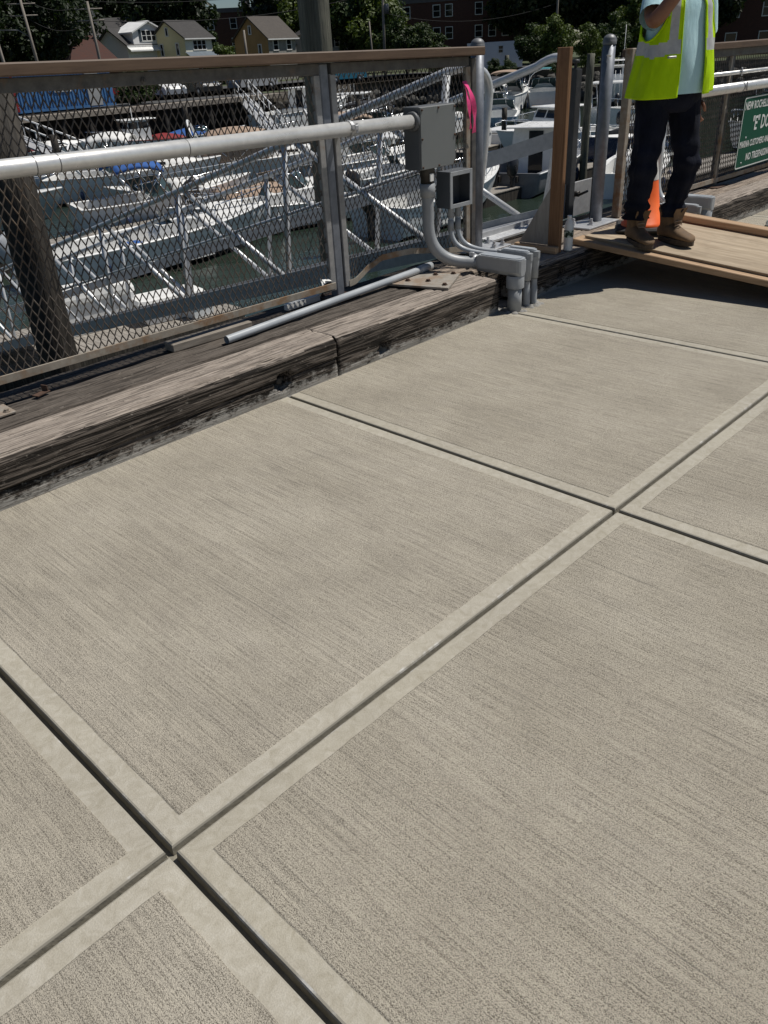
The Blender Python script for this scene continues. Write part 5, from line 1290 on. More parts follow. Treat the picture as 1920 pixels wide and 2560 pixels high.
boat('small white pilothouse boat with red rub rail near the far quay', 25.3, 43.4, 168, 6.6, 2.4, 0.85, k=1.16, t_open=0.45, feats=[('house', 0.38, 0.62, 1.15, 'gel_white'), ('cover', 0.04, 0.34, 0.28, 'canvas_red'), ('bow_rail',), ('mast', 0.5, 3.2)], trim='canvas_red')
boat('white runabout with blue cover at the far quay', 29.6, 42.8, -20, 6.0, 2.2, 0.8, k=1.16, t_open=0.5, feats=[('cover', 0.05, 0.5, 0.4, 'canvas_blue'), ('windshield', 0.52, 0.4)])
boat('white day cruiser with brown cockpit trim beyond the middle post', 14.6, 17.0, -20, 6.8, 2.4, 0.9, t_open=0.5, feats=[('windshield', 0.54, 0.45), ('cover', 0.08, 0.45, 0.25, 'canvas_tan'), ('bow_rail', 0.6), ('outboard', (0,), 'engine_black')])
boat('white boat with black outboard beyond the lower junction box', 18.9, 16.9, 2, 7.2, 2.5, 0.95, t_open=0.48, feats=[('hardtop', 0.3, 0.52, 2.1, 'gel_white'), ('console', 0.42, 'gel_white'), ('outboard', (-0.3, 0.3), 'engine_black'), ('bow_rail', 0.55)])
boat('white bow rider moored behind the tan topped boats', 30.5, 32.0, -35, 6.8, 2.5, 0.95, t_open=0.5, feats=[('windshield', 0.52, 0.5), ('arch', 0.2, 2.0), ('bow_rail', 0.6)])
boat('white open skiff with grey seats tied inside the gangway float', 4.2, 17.6, -8, 5.6, 2.1, 0.7, t_open=0.62, feats=[('console', 0.45, 'canvas_tan'), ('outboard', (0,), 'engine_black')])
boat('white cuddy cabin boat with blue canvas between the console boat and the skiff', 12.0, 19.3, -15, 6.6, 2.4, 0.95, t_open=0.45, feats=[('trunk', 0.5, 0.85, 0.35), ('windshield', 0.5, 0.5), ('bimini', 0.2, 0.46, 2.1, 'canvas_blue'), ('bow_rail', 0.55)])
boat('white cabin boat with white canvas behind the low flat skiff', 15.6, 26.4, -40, 7.4, 2.7, 1.05, t_open=0.45, feats=[('trunk', 0.5, 0.88, 0.35), ('windshield', 0.5, 0.55), ('bimini', 0.2, 0.46, 2.3, 'gel_deck'), ('bow_rail', 0.55)])
boat('white walkaround boat with pilothouse beyond the mint hulled boat', 10.6, 28.4, -30, 7.2, 2.6, 1.0, t_open=0.45, feats=[('house', 0.4, 0.62, 1.2, 'gel_white'), ('bow_rail', 0.55), ('outboard', (0,), 'engine_black')])
boat('white sport boat with radar arch beyond the curtained cruiser', 22.0, 29.6, -38, 7.8, 2.7, 1.05, t_open=0.45, feats=[('arch', 0.22, 2.3), ('windshield', 0.5, 0.55), ('trunk', 0.52, 0.88, 0.3), ('bow_rail', 0.56)])
boat('white express boat with black canvas beyond the upper junction box', 29.0, 27.6, 18, 8.0, 2.8, 1.1, t_open=0.45, feats=[('bimini', 0.18, 0.46, 2.4, 'canvas_black'), ('windshield', 0.5, 0.6), ('trunk', 0.52, 0.88, 0.3), ('swim',)])
boat('white boat with tall hardtop and outriggers in the middle of the marina', 33.2, 33.6, 30, 8.4, 3.0, 1.2, t_open=0.55, feats=[('hardtop', 0.34, 0.58, 2.6, 'gel_white'), ('console', 0.48, 'gel_white'), ('bow_rail', 0.6), ('rods', 0.3), ('outboard', (-0.3, 0.3), 'engine_black')])
boat('white runabout with open cockpit behind the thin conduits', 20.8, 19.9, -12, 6.4, 2.4, 0.9, t_open=0.55, feats=[('windshield', 0.56, 0.45), ('bow_rail', 0.62), ('outboard', (0,), 'engine_silver')])
boat('white cabin cruiser with white canvas beside the lettered transom boat', 40.5, 29.8, 30, 8.0, 2.9, 1.2, t_open=0.45, feats=[('bimini', 0.2, 0.46, 2.6, 'gel_deck'), ('windshield', 0.5, 0.6), ('trunk', 0.52, 0.88, 0.3), ('swim',)])
boat('white fishing boat with open stern facing the patrol boat', 28.4, 17.4, 160, 7.4, 2.7, 1.0, t_open=0.5, feats=[('house', 0.42, 0.62, 1.1, 'gel_white'), ('bow_rail', 0.6), ('outboard', (0,), 'engine_black')])
boat('white hulled boat with grey deck behind the sweeping conduits', 15.8, 12.6, 4, 6.8, 2.4, 0.95, t_open=0.5, feats=[('windshield', 0.55, 0.45), ('outboard', (0,), 'engine_black'), ('bow_rail', 0.6)])
boat('white boat with small cabin left of the mint hulled boat', 3.0, 25.0, -30, 7.0, 2.5, 1.0, t_open=0.45, feats=[('trunk', 0.48, 0.85, 0.4), ('windshield', 0.48, 0.5), ('bow_rail', 0.5)])
boat('white bay boat with low rails behind the bent fence strip', 12.6, 15.9, 168, 6.6, 2.3, 0.8, t_open=0.65, feats=[('console', 0.45, 'gel_white'), ('bow_rail', 0.66), ('outboard', (0,), 'engine_black')])
boat('white cruiser with radar arch left of the curtained cruiser', 14.2, 24.6, -42, 7.6, 2.7, 1.05, t_open=0.45, feats=[('arch', 0.2, 2.3), ('trunk', 0.5, 0.88, 0.35), ('windshield', 0.5, 0.55), ('bow_rail', 0.55)])
# seen through the gate
boat('grey patrol boat with flat roofed cabin and gold badge, below the gate', 22.3, 13.9, 14, 8.2, 2.7, 0.85, 'gel_grey', 'gel_grey', t_open=0.62, feats=[('house', 0.36, 0.58, 1.2, 'gel_white', 1), ('outboard', (-0.35, 0.35), 'engine_black'), ('bow_rail', 0.62)], trim='gel_white')
boat('pale blue boat with black canopy, at the seawall side of the gate view', 44.9, 33.8, 195, 7.2, 2.7, 1.25, 'gel_blue', t_open=0.45, feats=[('house', 0.45, 0.65, 1.1, 'gel_white'), ('bimini', 0.1, 0.44, 2.6, 'canvas_black'), ('swim',)])
boat('white sport cruiser with tan canvas and tall windscreen near the stone seawall', 48.8, 34.4, 22, 8.6, 3.0, 1.35, t_open=0.42, feats=[('trunk', 0.5, 0.9, 0.35), ('windshield', 0.5, 0.8), ('bimini', 0.18, 0.48, 3.0, 'canvas_tan'), ('bow_rail', 0.55), ('swim',)])
boat('white cruiser with chrome arch and teal canvas near the stone seawall', 53.0, 34.6, 35, 8.4, 3.0, 1.3, t_open=0.45, feats=[('arch', 0.3, 3.0, 'chrome'), ('windshield', 0.55, 0.7), ('bimini', 0.35, 0.55, 2.9, 'canvas_teal'), ('trunk', 0.55, 0.9, 0.3), ('swim',)])
boat('pale boat showing its lettered transom, between the patrol boat and the pale blue boat', 35.6, 25.6, 33, 7.6, 2.8, 1.15, 'gel_blue', t_open=0.5, feats=[('windshield', 0.55, 0.6), ('name', 'BULL'), ('trunk', 0.55, 0.88, 0.3)])
boat('low white boat with long foredeck lying across the gate view', 31.2, 20.6, 5, 7.8, 2.6, 0.9, t_open=0.35, feats=[('cover', 0.05, 0.34, 0.25, 'gel_white'), ('bow_rail', 0.5), ('windshield', 0.38, 0.35)])
boat('white fishing boat with hardtop and rails pointing at the gate post', 35.0, 19.0, 200, 8.4, 2.9, 1.3, t_open=0.60, feats=[('hardtop', 0.40, 0.62, 2.8, 'gel_white'), ('console', 0.5, 'gel_white'), ('bow_rail', 0.6), ('outboard', (-0.35, 0.35), 'engine_black'), ('rods', 0.35)])
boat('small white boat with silver outboard by the galvanised post', 22.6, 10.9, 20, 6.4, 2.3, 0.85, t_open=0.6, feats=[('console', 0.5, 'gel_white'), ('outboard', (0,), 'engine_silver'), ('bow_rail', 0.62)])
boat('white sport fisher with outriggers far behind the galvanised post', 61.0, 33.0, 210, 9.5, 3.3, 1.5, k=1.13, t_open=0.5, feats=[('hardtop', 0.3, 0.55, 3.4, 'gel_white'), ('house', 0.45, 0.68, 1.4, 'gel_white'), ('rods', 0.35), ('mast', 0.5, 6.0)])
boat('white cabin boat with navy canvas far behind the galvanised post', 55.0, 26.5, 200, 8.0, 2.9, 1.3, t_open=0.5, feats=[('bimini', 0.2, 0.48, 2.8, 'gel_navy'), ('windshield', 0.52, 0.6), ('trunk', 0.54, 0.88, 0.3)])
# behind the right fence
boat('long white boat with rails behind the sign fence', 31.0, 10.2, 175, 8.8, 3.0, 1.2, t_open=0.5, feats=[('hardtop', 0.3, 0.55, 2.7, 'gel_white'), ('windshield', 0.55, 0.6), ('bow_rail', 0.58)])
boat('white express boat behind the sign fence, farther along', 38.0, 12.6, 190, 8.6, 3.0, 1.3, t_open=0.45, feats=[('windshield', 0.5, 0.7), ('bimini', 0.2, 0.48, 2.8, 'canvas_black'), ('trunk', 0.5, 0.88, 0.3), ('bow_rail', 0.56)])
boat('white centre cockpit boat close behind the sign fence', 22.5, 6.4, 185, 7.4, 2.6, 1.0, t_open=0.5, feats=[('windshield', 0.54, 0.5), ('cover', 0.05, 0.45, 0.4, 'canvas_black'), ('bow_rail', 0.6)])
boat('blue hulled boat with black cover behind the sign fence', 27.0, 13.6, 178, 7.6, 2.7, 1.05, 'gel_navy', t_open=0.4, feats=[('cover', 0.05, 0.5, 0.5, 'canvas_black'), ('bow_rail', 0.55)])
# dark engine tilted up close to the gate post
float_dock('plank float behind the galvanised gate post', 22.0, 9.3, 14.0, 1.6, -0.03)

# far gangways from the quay
def far_gangway(label, p0, p1, w_=1.1):
    t = thing('gangway', label, 'gangway', p0, 0, 'far gangways from the quay'); p0, p1 = V(p0), V(p1); d = p1-p0; s = V((-d.y, d.x, 0)).normalized()*w_/2
    Z = V((0, 0, 1.0))
    MB().add([V((0, 0, 0))+s, V((0, 0, 0))-s, d-s, d+s, V((0, 0, -0.1))+s, V((0, 0, -0.1))-s, d-s-V((0, 0, 0.1)), d+s-V((0, 0, 0.1))], [(0, 1, 2, 3), (0, 3, 7, 4), (1, 5, 6, 2), (4, 7, 6, 5)])
    b = MB(); b.add([s, -s, d-s, d+s, s-V((0, 0, .1)), -s-V((0, 0, .1)), d-s-V((0, 0, .1)), d+s-V((0, 0, .1))], [(0, 1, 2, 3), (0, 3, 7, 4), (1, 5, 6, 2), (4, 7, 6, 5)]); b.build('deck', 'alu_dull', t)
    for q in (s, -s):
        MB().tube([q+Z, d+q+Z], 0.05, 8).build('handrail', 'gel_white', t); MB().tube([q+Z*0.5, d+q+Z*0.5], 0.03, 6).build('mid_rail', 'gel_white', t)
        for i in range(8): MB().tube([q+d*(i/7), q+d*(i/7)+Z], 0.03, 6).build('upright', 'gel_white', t)
far_gangway('white railed gangway dropping from the far quay past the red canvas boat', (20.6, 53.8, -0.7), (22.0, 44.0, -2.9))
far_gangway('white railed gangway dropping from the far quay towards the tan topped cruiser', (41.0, 53.8, -0.7), (35.5, 43.0, -2.9))
# ================================================================ far shore
LZ = -0.75
shore = [(-70, 54), (44, 54), (56, 57), (72, 57), (79, 46), (84, 24), (92, 0), (100, -80)]
ld = MB(); ld.add([V((p[0], p[1], LZ)) for p in shore]+[V((700, -80, LZ)), V((700, 700, LZ)), V((-300, 700, LZ)), V((-300, 54, LZ))], [tuple(range(12))]); ld.build('far_ground', 'grass', kind='structure')
lt = MB(); lt.quad((-60, 54.4, LZ+0.004), (44, 54.4, LZ+0.004), (50, 70, LZ+0.004), (-60, 70, LZ+0.004)); lt.build('parking_lot', 'asphalt', kind='structure')
rd = MB(); rd.quad((-60, 74, LZ+0.004), (66, 74, LZ+0.004), (110, 40, LZ+0.004), (112, 48, LZ+0.004)); rd.quad((-60, 74, LZ+0.004), (112, 48, LZ+0.004), (72, 82, LZ+0.004), (-60, 82, LZ+0.004)); rd.build('shore_road', 'asphalt', kind='structure')
sw = thing('seawall', 'timber and stone quay wall with painted shade under its deck along the far side of the marina', 'wall', (10, 54, WZ))
def wall_seg(a, b, mat, nm): 
    a, b = V((a[0], a[1], 0)), V((b[0], b[1], 0)); d = (b-a).normalized(); nn = V((d.y, -d.x, 0))*0.18
    m_ = MB(); m_.loft([[V((p.x, p.y, WZ-0.5)) + nn*k, V((p.x, p.y, LZ+0.02))+nn*k, V((p.x, p.y, LZ+0.02))-nn, V((p.x, p.y, WZ-0.5))-nn] for p, k in ((a, 1), (b, 1))], smooth=False); wpart(m_, nm, mat, sw)
wall_seg(shore[0], shore[1], 'quay_shade', 'quay_face'); wall_seg(shore[1], shore[2], 'earth', 'bank')
for i in range(2, 6): wall_seg(shore[i], shore[i+1], 'earth', 'bank')
rockm = []
for k in range(4):
    m_ = MB(); rings = []
    for i in range(6):
        ph = pi*i/5; rings.append([V((sin(ph)*cos(a)*(1+0.3*nz(a*2+k*5, ph)), 0.8*sin(ph)*sin(a)*(1+0.3*nz(a+9*k, ph*2)), 0.65*cos(ph)*(1+0.2*nz(a, ph, k)))) for a in [2*pi*j/8 for j in range(8)]])
    m_.loft(rings, smooth=False); o = m_.build('stone', 'rock', sw); rockm.append(o.data); bpy.data.objects.remove(o)
pts = [V((p[0], p[1], 0)) for p in shore[1:7]]; cnt = 0
for i in range(len(pts)-1):
    a, b = pts[i], pts[i+1]; n = int((b-a).length/1.05); d = (b-a).normalized(); nn = V((d.y, -d.x, 0))
    for k in range(n):
        for row in range(3):
            if cnt >= 290: break
            o = bpy.data.objects.new('stone', random.choice(rockm)); col.objects.link(o); o.parent = sw; cnt += 1
            p = a+d*(k*1.05+0.5*random.random())+nn*(0.5+0.75*(2-row)); s = random.uniform(0.45, 0.8)
            o.location = V((p.x, p.y, WZ+0.25+row*0.75+random.uniform(-0.1, 0.1)))-V(sw.location); o.scale = (s, s, s); o.rotation_euler = (random.random(), random.random(), random.random()*6)

# ---- buildings
def split_parts(mb, names, mat, t):
    for f, nm in zip(mb.f, names):
        q = mbf([mb.v[i] for i in f], [tuple(range(len(f)))]); wpart(q, nm, mat, t)
def window(t, P0, ux, w_, h, panes=2, shut=False, frame='trim_white', glass='win_dark', split=True):
    uz = V((0, 0, 1)); nn = ux.cross(uz).normalized()
    R = Matrix((ux, nn*-1, uz)).transposed()
    f = MB(); c = V(P0)
    for (cx, cz, sw_, sh) in ((0, h/2-0.05, w_, 0.1), (0, -h/2+0.05, w_, 0.1), (-w_/2+0.05, 0, 0.1, h-0.2), (w_/2-0.05, 0, 0.1, h-0.2)): f.obox(c+ux*cx+uz*cz+nn*0.03, (sw_, 0.08, sh), R)
    for i in range(1, panes): f.obox(c+ux*(-w_/2+w_*i/panes)+nn*0.03, (0.09, 0.08, h-0.2), R)
    if split: f.obox(c+nn*0.028, (w_-0.2, 0.07, 0.05), R)
    fo = wpart(f, 'window', frame, t)
    g = MB()
    for i in range(panes):
        q = (w_-0.2)/panes; g.obox(c+ux*(-w_/2+0.1+q*(i+0.5))+nn*0.008, (q*0.96, 0.02, h-0.22), R)
    go = g.build('pane', glass, fo)
    go.location = -V(t.location)
    if shut:
        for s in (1, -1):
            sh_ = MB(); sh_.obox(c+ux*s*(w_/2+0.22)+nn*0.03, (0.36, 0.06, h), R); wpart(sh_, 'shutter', 'shutter', t)
def house(label, x, y, yaw, w_, d, ze, zr, wall, side, roof, front_w=(), left_w=(), hip=False, over=0.35, chim=None, back_drop=0.0):
    t = thing('house', label, 'house', (x, y, LZ)); ux = V((cos(radians(yaw)), sin(radians(yaw)), 0)); uy = V((-ux.y, ux.x, 0)); O = V((x, y, 0))
    def Q(a, b, z): return O+ux*a+uy*b+V((0, 0, z))
    wl = MB(); wl.add([Q(0, 0, LZ), Q(w_, 0, LZ), Q(w_, 0, ze), Q(0, 0, ze), Q(0, d, LZ), Q(w_, d, LZ), Q(w_, d, ze), Q(0, d, ze)], [(0, 1, 2, 3), (5, 4, 7, 6)]); split_parts(wl, ('front_wall', 'back_wall'), wall, t)
    gl = MB()
    if hip: gl.add([Q(0, 0, LZ), Q(0, d, LZ), Q(0, d, ze), Q(0, 0, ze), Q(w_, 0, LZ), Q(w_, d, LZ), Q(w_, d, ze), Q(w_, 0, ze)], [(1, 0, 3, 2), (4, 5, 6, 7)])
    else: gl.add([Q(0, 0, LZ), Q(0, d, LZ), Q(0, d, ze), Q(0, d/2, zr), Q(0, 0, ze), Q(w_, 0, LZ), Q(w_, d, LZ), Q(w_, d, ze), Q(w_, d/2, zr), Q(w_, 0, ze)], [(1, 0, 4, 3, 2), (5, 6, 7, 8, 9)])
    split_parts(gl, ('gable_wall', 'gable_wall'), side, t)
    sl_ = (zr-ze)/(d/2); rf = MB(); th = 0.16
    if hip:
        r0, r1 = Q(w_*0.35, d/2, zr), Q(w_*0.65, d/2, zr); c = [Q(-over, -over, ze), Q(w_+over, -over, ze), Q(w_+over, d+over, ze), Q(-over, d+over, ze)]
        rf.add(c+[r0, r1], [(0, 1, 5, 4), (1, 2, 5), (2, 3, 4, 5), (3, 0, 4), (3, 2, 1, 0)])
    else:
        for s in (0, 1):
            e0 = -over if s == 0 else d+over
            A = [Q(-over, e0, ze-sl_*over), Q(w_+over, e0, ze-sl_*over), Q(w_+over, d/2, zr), Q(-over, d/2, zr)]; U = [p+V((0, 0, th)) for p in A]
            rf.add(A+U, [(3, 2, 1, 0), (4, 5, 6, 7), (0, 1, 5, 4), (1, 2, 6, 5), (2, 3, 7, 6), (3, 0, 4, 7)] if s == 0 else [(0, 1, 2, 3), (7, 6, 5, 4), (4, 5, 1, 0), (5, 6, 2, 1), (6, 7, 3, 2), (7, 4, 0, 3)])
    ro = wpart(rf, 'roof', roof, t)
    gu = MB(); gu.obox(Q(w_/2, -over-0.03, ze-sl_*over*(0 if hip else 1)+0.05), (w_+2*over, 0.10, 0.14), Matrix((ux, uy, V((0, 0, 1)))).transposed()); wpart(gu, 'gutter', 'trim_white', t)
    if chim:
        cm = MB(); cm.obox(Q(chim[0], chim[1], zr+0.2), (0.8, 0.8, 2.2), Matrix((ux, uy, V((0, 0, 1)))).transposed()); co = wpart(cm, 'chimney', 'stone_grey', t)
    for (a, z, ww, hh, pn, sh) in front_w: window(t, Q(a, 0, z), ux, ww, hh, pn, sh)
    for (b, z, ww, hh, pn) in left_w: window(t, Q(0, b, z), -uy, ww, hh, pn, False, split=False)
    return t, Q, ux, uy
# white house with front gable dormer
t, Q, ux, uy = house('white house with front gable and blue grey shutters across the water', 57.9, 97.9, 14, 7.0, 5.2, 4.05, 5.75, 'siding_white', 'siding_white', 'roof_dark', [(1.8, 1.2, 1.8, 1.3, 2, False), (5.4, 1.2, 1.4, 1.3, 2, False)], [(2, 1.6, 0.8, 1.3, 1)])
dm = MB(); a0, a1, dz0, dz1 = 1.0, 6.4, 4.05, 6.35
dm.add([Q(a0, -0.25, 3.9), Q(a1, -0.25, 3.9), Q(a1, -0.25, 5.35), Q((a0+a1)/2, -0.25, dz1), Q(a0, -0.25, 5.35), Q(a0, 2.6, 3.9), Q(a1, 2.6, 3.9), Q(a1, 2.6, 5.35), Q((a0+a1)/2, 2.6, dz1), Q(a0, 2.6, 5.35)], [(0, 1, 2, 3, 4), (5, 0, 4, 9), (1, 6, 7, 2)]); wpart(dm, 'dormer_wall', 'siding_white', t)
dr = MB()
for s in (0, 1):
    e = (a0-0.35, 5.18) if s == 0 else (a1+0.35, 5.18); A = [Q(e[0], -0.6, e[1]), Q((a0+a1)/2, -0.6, dz1+0.02), Q((a0+a1)/2, 2.8, dz1+0.02), Q(e[0], 2.8, e[1])]; U = [p+V((0, 0, 0.16)) for p in A]
    dr.add(A+U, [(3, 2, 1, 0), (4, 5, 6, 7), (0, 1, 5, 4), (1, 2, 6, 5), (2, 3, 7, 6), (3, 0, 4, 7)])
wpart(dr, 'dormer_roof', 'trim_white', t)
window(t, Q(3.7, -0.25, 4.95), ux, 2.5, 1.25, 3, True)
lr = MB(); lr.add([Q(-0.3, -0.9, 3.45), Q(7.3, -0.9, 3.45), Q(7.3, -0.26, 3.85), Q(-0.3, -0.26, 3.85), Q(-0.3, -0.9, 3.3), Q(7.3, -0.9, 3.3)], [(0, 1, 2, 3), (4, 5, 1, 0)]); wpart(lr, 'porch_roof', 'trim_white', t)
house('pale grey house with gable and chimney behind the white house', 61.5, 111.8, -22, 7.5, 9, 5.6, 7.6, 'siding_grey', 'siding_grey', 'roof_dark', [(1.5, 4.6, 1.0, 1.2, 1, False)], [], chim=(0.6, 3))
t2, Q2, ux2, uy2 = house('pale yellow house with dark roof and triple window across the water', 63.9, 94.4, 14, 5.0, 5.4, 4.5, 6.3, 'siding_cream', 'siding_yellow', 'roof_dark', [(2.6, 3.65, 2.5, 1.15, 3, False), (2.5, 0.6, 1.6, 1.3, 2, False)], [(1.3, 3.3, 0.6, 1.4, 1), (3.9, 3.3, 0.6, 1.4, 1), (2.7, 5.2, 0.5, 1.0, 1)])
sk = MB(); sk.add([Q2(-0.2, -0.9, 2.35), Q2(5.2, -0.9, 2.35), Q2(5.2, -0.02, 2.95), Q2(-0.2, -0.02, 2.95), Q2(-0.2, -0.9, 2.2), Q2(5.2, -0.9, 2.2)], [(0, 1, 2, 3), (4, 5, 1, 0)]); wpart(sk, 'skirt_roof', 'roof_blue', t2)
t3, Q3, ux3, uy3 = house('tan house with steep brown roof and two white windows across the water', 72.0, 88.3, 10, 5.4, 5.6, 4.0, 6.25, 'stone_grey', 'siding_tan', 'roof_brown', [(1.4, 3.15, 1.05, 1.25, 1, False), (4.0, 3.15, 1.05, 1.25, 1, False)], [(1.4, 2.7, 0.6, 1.3, 1), (2.8, 4.9, 0.5, 1.0, 1)])
house('grey house with hipped roof behind the tall pile', 83.2, 91.4, -8, 5.0, 6.0, 4.3, 5.9, 'siding_grey', 'siding_grey', 'roof_dark', [(1.1, 3.2, 0.9, 1.2, 1, True), (3.1, 3.2, 0.9, 1.2, 1, True)], [], hip=True)
house('low house with red brown hipped roof left of the white house', 46.8, 92.0, -20, 6.0, 8.0, 1.6, 5.0, 'brick_dark', 'brick_dark', 'roof_red', [(1.5, 0.6, 1.0, 1.2, 2, False)], [], hip=True, chim=(0.9, 1.2))
def apartment(label, corner, yaw1, l1, yaw2, l2, top, floors, cols1, cols2, wall='brick_dark', z0=0.75, fh=3.1, band=True):
    t = thing('apartment_building', label, 'building', (corner[0], corner[1], LZ)); C = V((corner[0], corner[1], 0))
    u1 = V((cos(radians(yaw1)), sin(radians(yaw1)), 0)); u2 = V((cos(radians(yaw2)), sin(radians(yaw2)), 0))
    A, B_, D_ = C+u1*l1, C+u2*l2, C+u1*l1+u2*l2
    z = lambda p, h: V((p.x, p.y, h))
    m_ = MB(); P = [C, B_, D_, A]; m_.add([z(p, LZ) for p in P]+[z(p, top) for p in P], [(0, 1, 5, 4), (1, 2, 6, 5), (2, 3, 7, 6), (3, 0, 4, 7)]); wpart(m_, 'wall', wall, t)
    r_ = MB(); cc = (C+D_)/2; P2 = [p+(p-cc).normalized()*0.4 for p in P]; r_.add([z(p, top) for p in P2]+[z(p, top+0.7) for p in P2], [(0, 1, 5, 4), (1, 2, 6, 5), (2, 3, 7, 6), (3, 0, 4, 7), (4, 5, 6, 7), (3, 2, 1, 0)]); wpart(r_, 'parapet', 'brick_band', t)
    for k in range(floors):
        zc = z0+fh*k
        if zc+0.9 > top: break
        for a in cols1: window(t, z(C+u1*a, zc), -u1, 1.25, 1.75, 1)
        for a in cols2: window(t, z(C+u2*a, zc), u2, 1.25, 1.75, 1)
    if band and top > 8.5:
        for (u, ln, sg) in ((u1, l1, -1), (u2, l2, 1)):
            bn = MB(); nn = (u*sg).cross(V((0, 0, 1))).normalized(); R = Matrix((u*sg, -nn, V((0, 0, 1)))).transposed(); bn.obox(z(C+u*ln/2, 8.75)+nn*0.06, (ln-0.3, 0.12, 1.1), R); wpart(bn, 'stone_band', 'brick_band', t)
    return t
apartment('tall dark brick apartment block with white windows behind the gate', (115.6, 93.2), 122, 22, -43, 16, 17, 6, (1.6, 3.6, 8.5, 13), (3.2, 5.4, 7.6, 10.5))
apartment('distant brick building with flat roof seen between the yellow and tan houses', (101.0, 136.0), 138, 6, -32, 8, 9.4, 3, (2.5,), (1.6, 5.5), z0=1.5, band=False)
apartment('brick building behind the worker and the sign fence', (100.2, 44.0), 108, 10, -60, 22, 14, 5, (3, 6), (2.0, 5.5, 9.0, 12.5), z0=0.6)
wb = thing('garage', 'low white walled building below the brick apartment block', 'building', (86.0, 67.0, LZ))
C0, u_ = V((85.4, 67.4, 0)), (V((89.5, 62.2, 0))-V((85.4, 67.4, 0))).normalized(); nb = V((-u_.y, u_.x, 0))
m_ = MB(); P = [C0, C0+u_*6.6, C0+u_*6.6+nb*5, C0+nb*5]; m_.add([V((p.x, p.y, LZ)) for p in P]+[V((p.x, p.y, 2.0)) for p in P], [(0, 1, 5, 4), (1, 2, 6, 5), (2, 3, 7, 6), (3, 0, 4, 7), (4, 5, 6, 7)]); wpart(m_, 'wall', 'siding_white', wb); window(wb, C0+u_*4.0+V((0, 0, 1.2)), u_, 0.7, 0.9, 1)
ap_top = MB(); ap_top.box((-0.6, -0.6, 0), (0.6, 0.6, 1.3), 0.05); ap_top.lathe([(0.5, 1.3), (0.55, 1.5), (0.3, 2.0), (0, 2.0)], (0, 0, 0), 10); o = ap_top.build('roof_tank', 'brick_band'); o.location = (104.6, 133.8, 10.0); tag(o, 'small roof tank on top of the distant flat roofed building', 'tank')

# ---- blue container on the quay
ct = thing('shipping_container', 'blue corrugated container office on the far quay', 'container', (20.6, 47.6, LZ)); CT0 = True
m_ = MB(); m_.box((20.6, 47.65, LZ+0.15), (27.2, 50.0, LZ+2.7)); wpart(m_, 'shell', 'container_blue', ct)
for i in range(32):
    x = 20.75+i*0.2; m_ = MB(); m_.box((x, 47.60, LZ+0.28), (x+0.10, 47.649, LZ+2.6), 0.01); wpart(m_, 'rib', 'container_blue', ct)
m_ = MB(); m_.box((20.58, 47.57, LZ+0.12), (27.22, 47.648, LZ+0.27)); m_.box((20.58, 47.57, LZ+2.61), (27.22, 47.648, LZ+2.74)); wpart(m_, 'edge_rail', 'container_blue', ct)
m_ = MB(); m_.box((23.2, 47.55, LZ+1.15), (24.3, 47.60, LZ+1.95), 0.01); wpart(m_, 'window', 'trim_white', ct)
m_ = MB(); m_.box((23.26, 47.53, LZ+1.21), (23.72, 47.549, LZ+1.89)); m_.box((23.78, 47.53, LZ+1.21), (24.24, 47.549, LZ+1.89)); wpart(m_, 'pane', 'win_dark', ct)
m_ = MB(); m_.box((25.4, 47.55, LZ+0.2), (26.3, 47.60, LZ+2.3), 0.01); wpart(m_, 'door', 'siding_grey', ct)
m_ = MB(); m_.box((20.6, 47.54, LZ+0.2), (20.75, 47.569, LZ+2.7)); wpart(m_, 'corner_post', 'car_red', ct)
ct.location = V((CAM.x+(20.6-CAM.x)*1.16, 55.0, LZ)); ct.scale = (1.06, 1.0, 1.0)
ov = MB(); ov.box((-60, 52.2, LZ-0.30), (44, 54.2, LZ-0.004)); wpart(ov, 'quay_deck', 'grey_board', sw)
for i in range(34): 
    pq = MB(); xq = -20+i*1.9; pq.tube([(xq, 52.5, WZ-0.5), (xq, 52.5, LZ-0.31)], 0.15, 8); wpart(pq, 'quay_pile', 'quay_shade', sw)
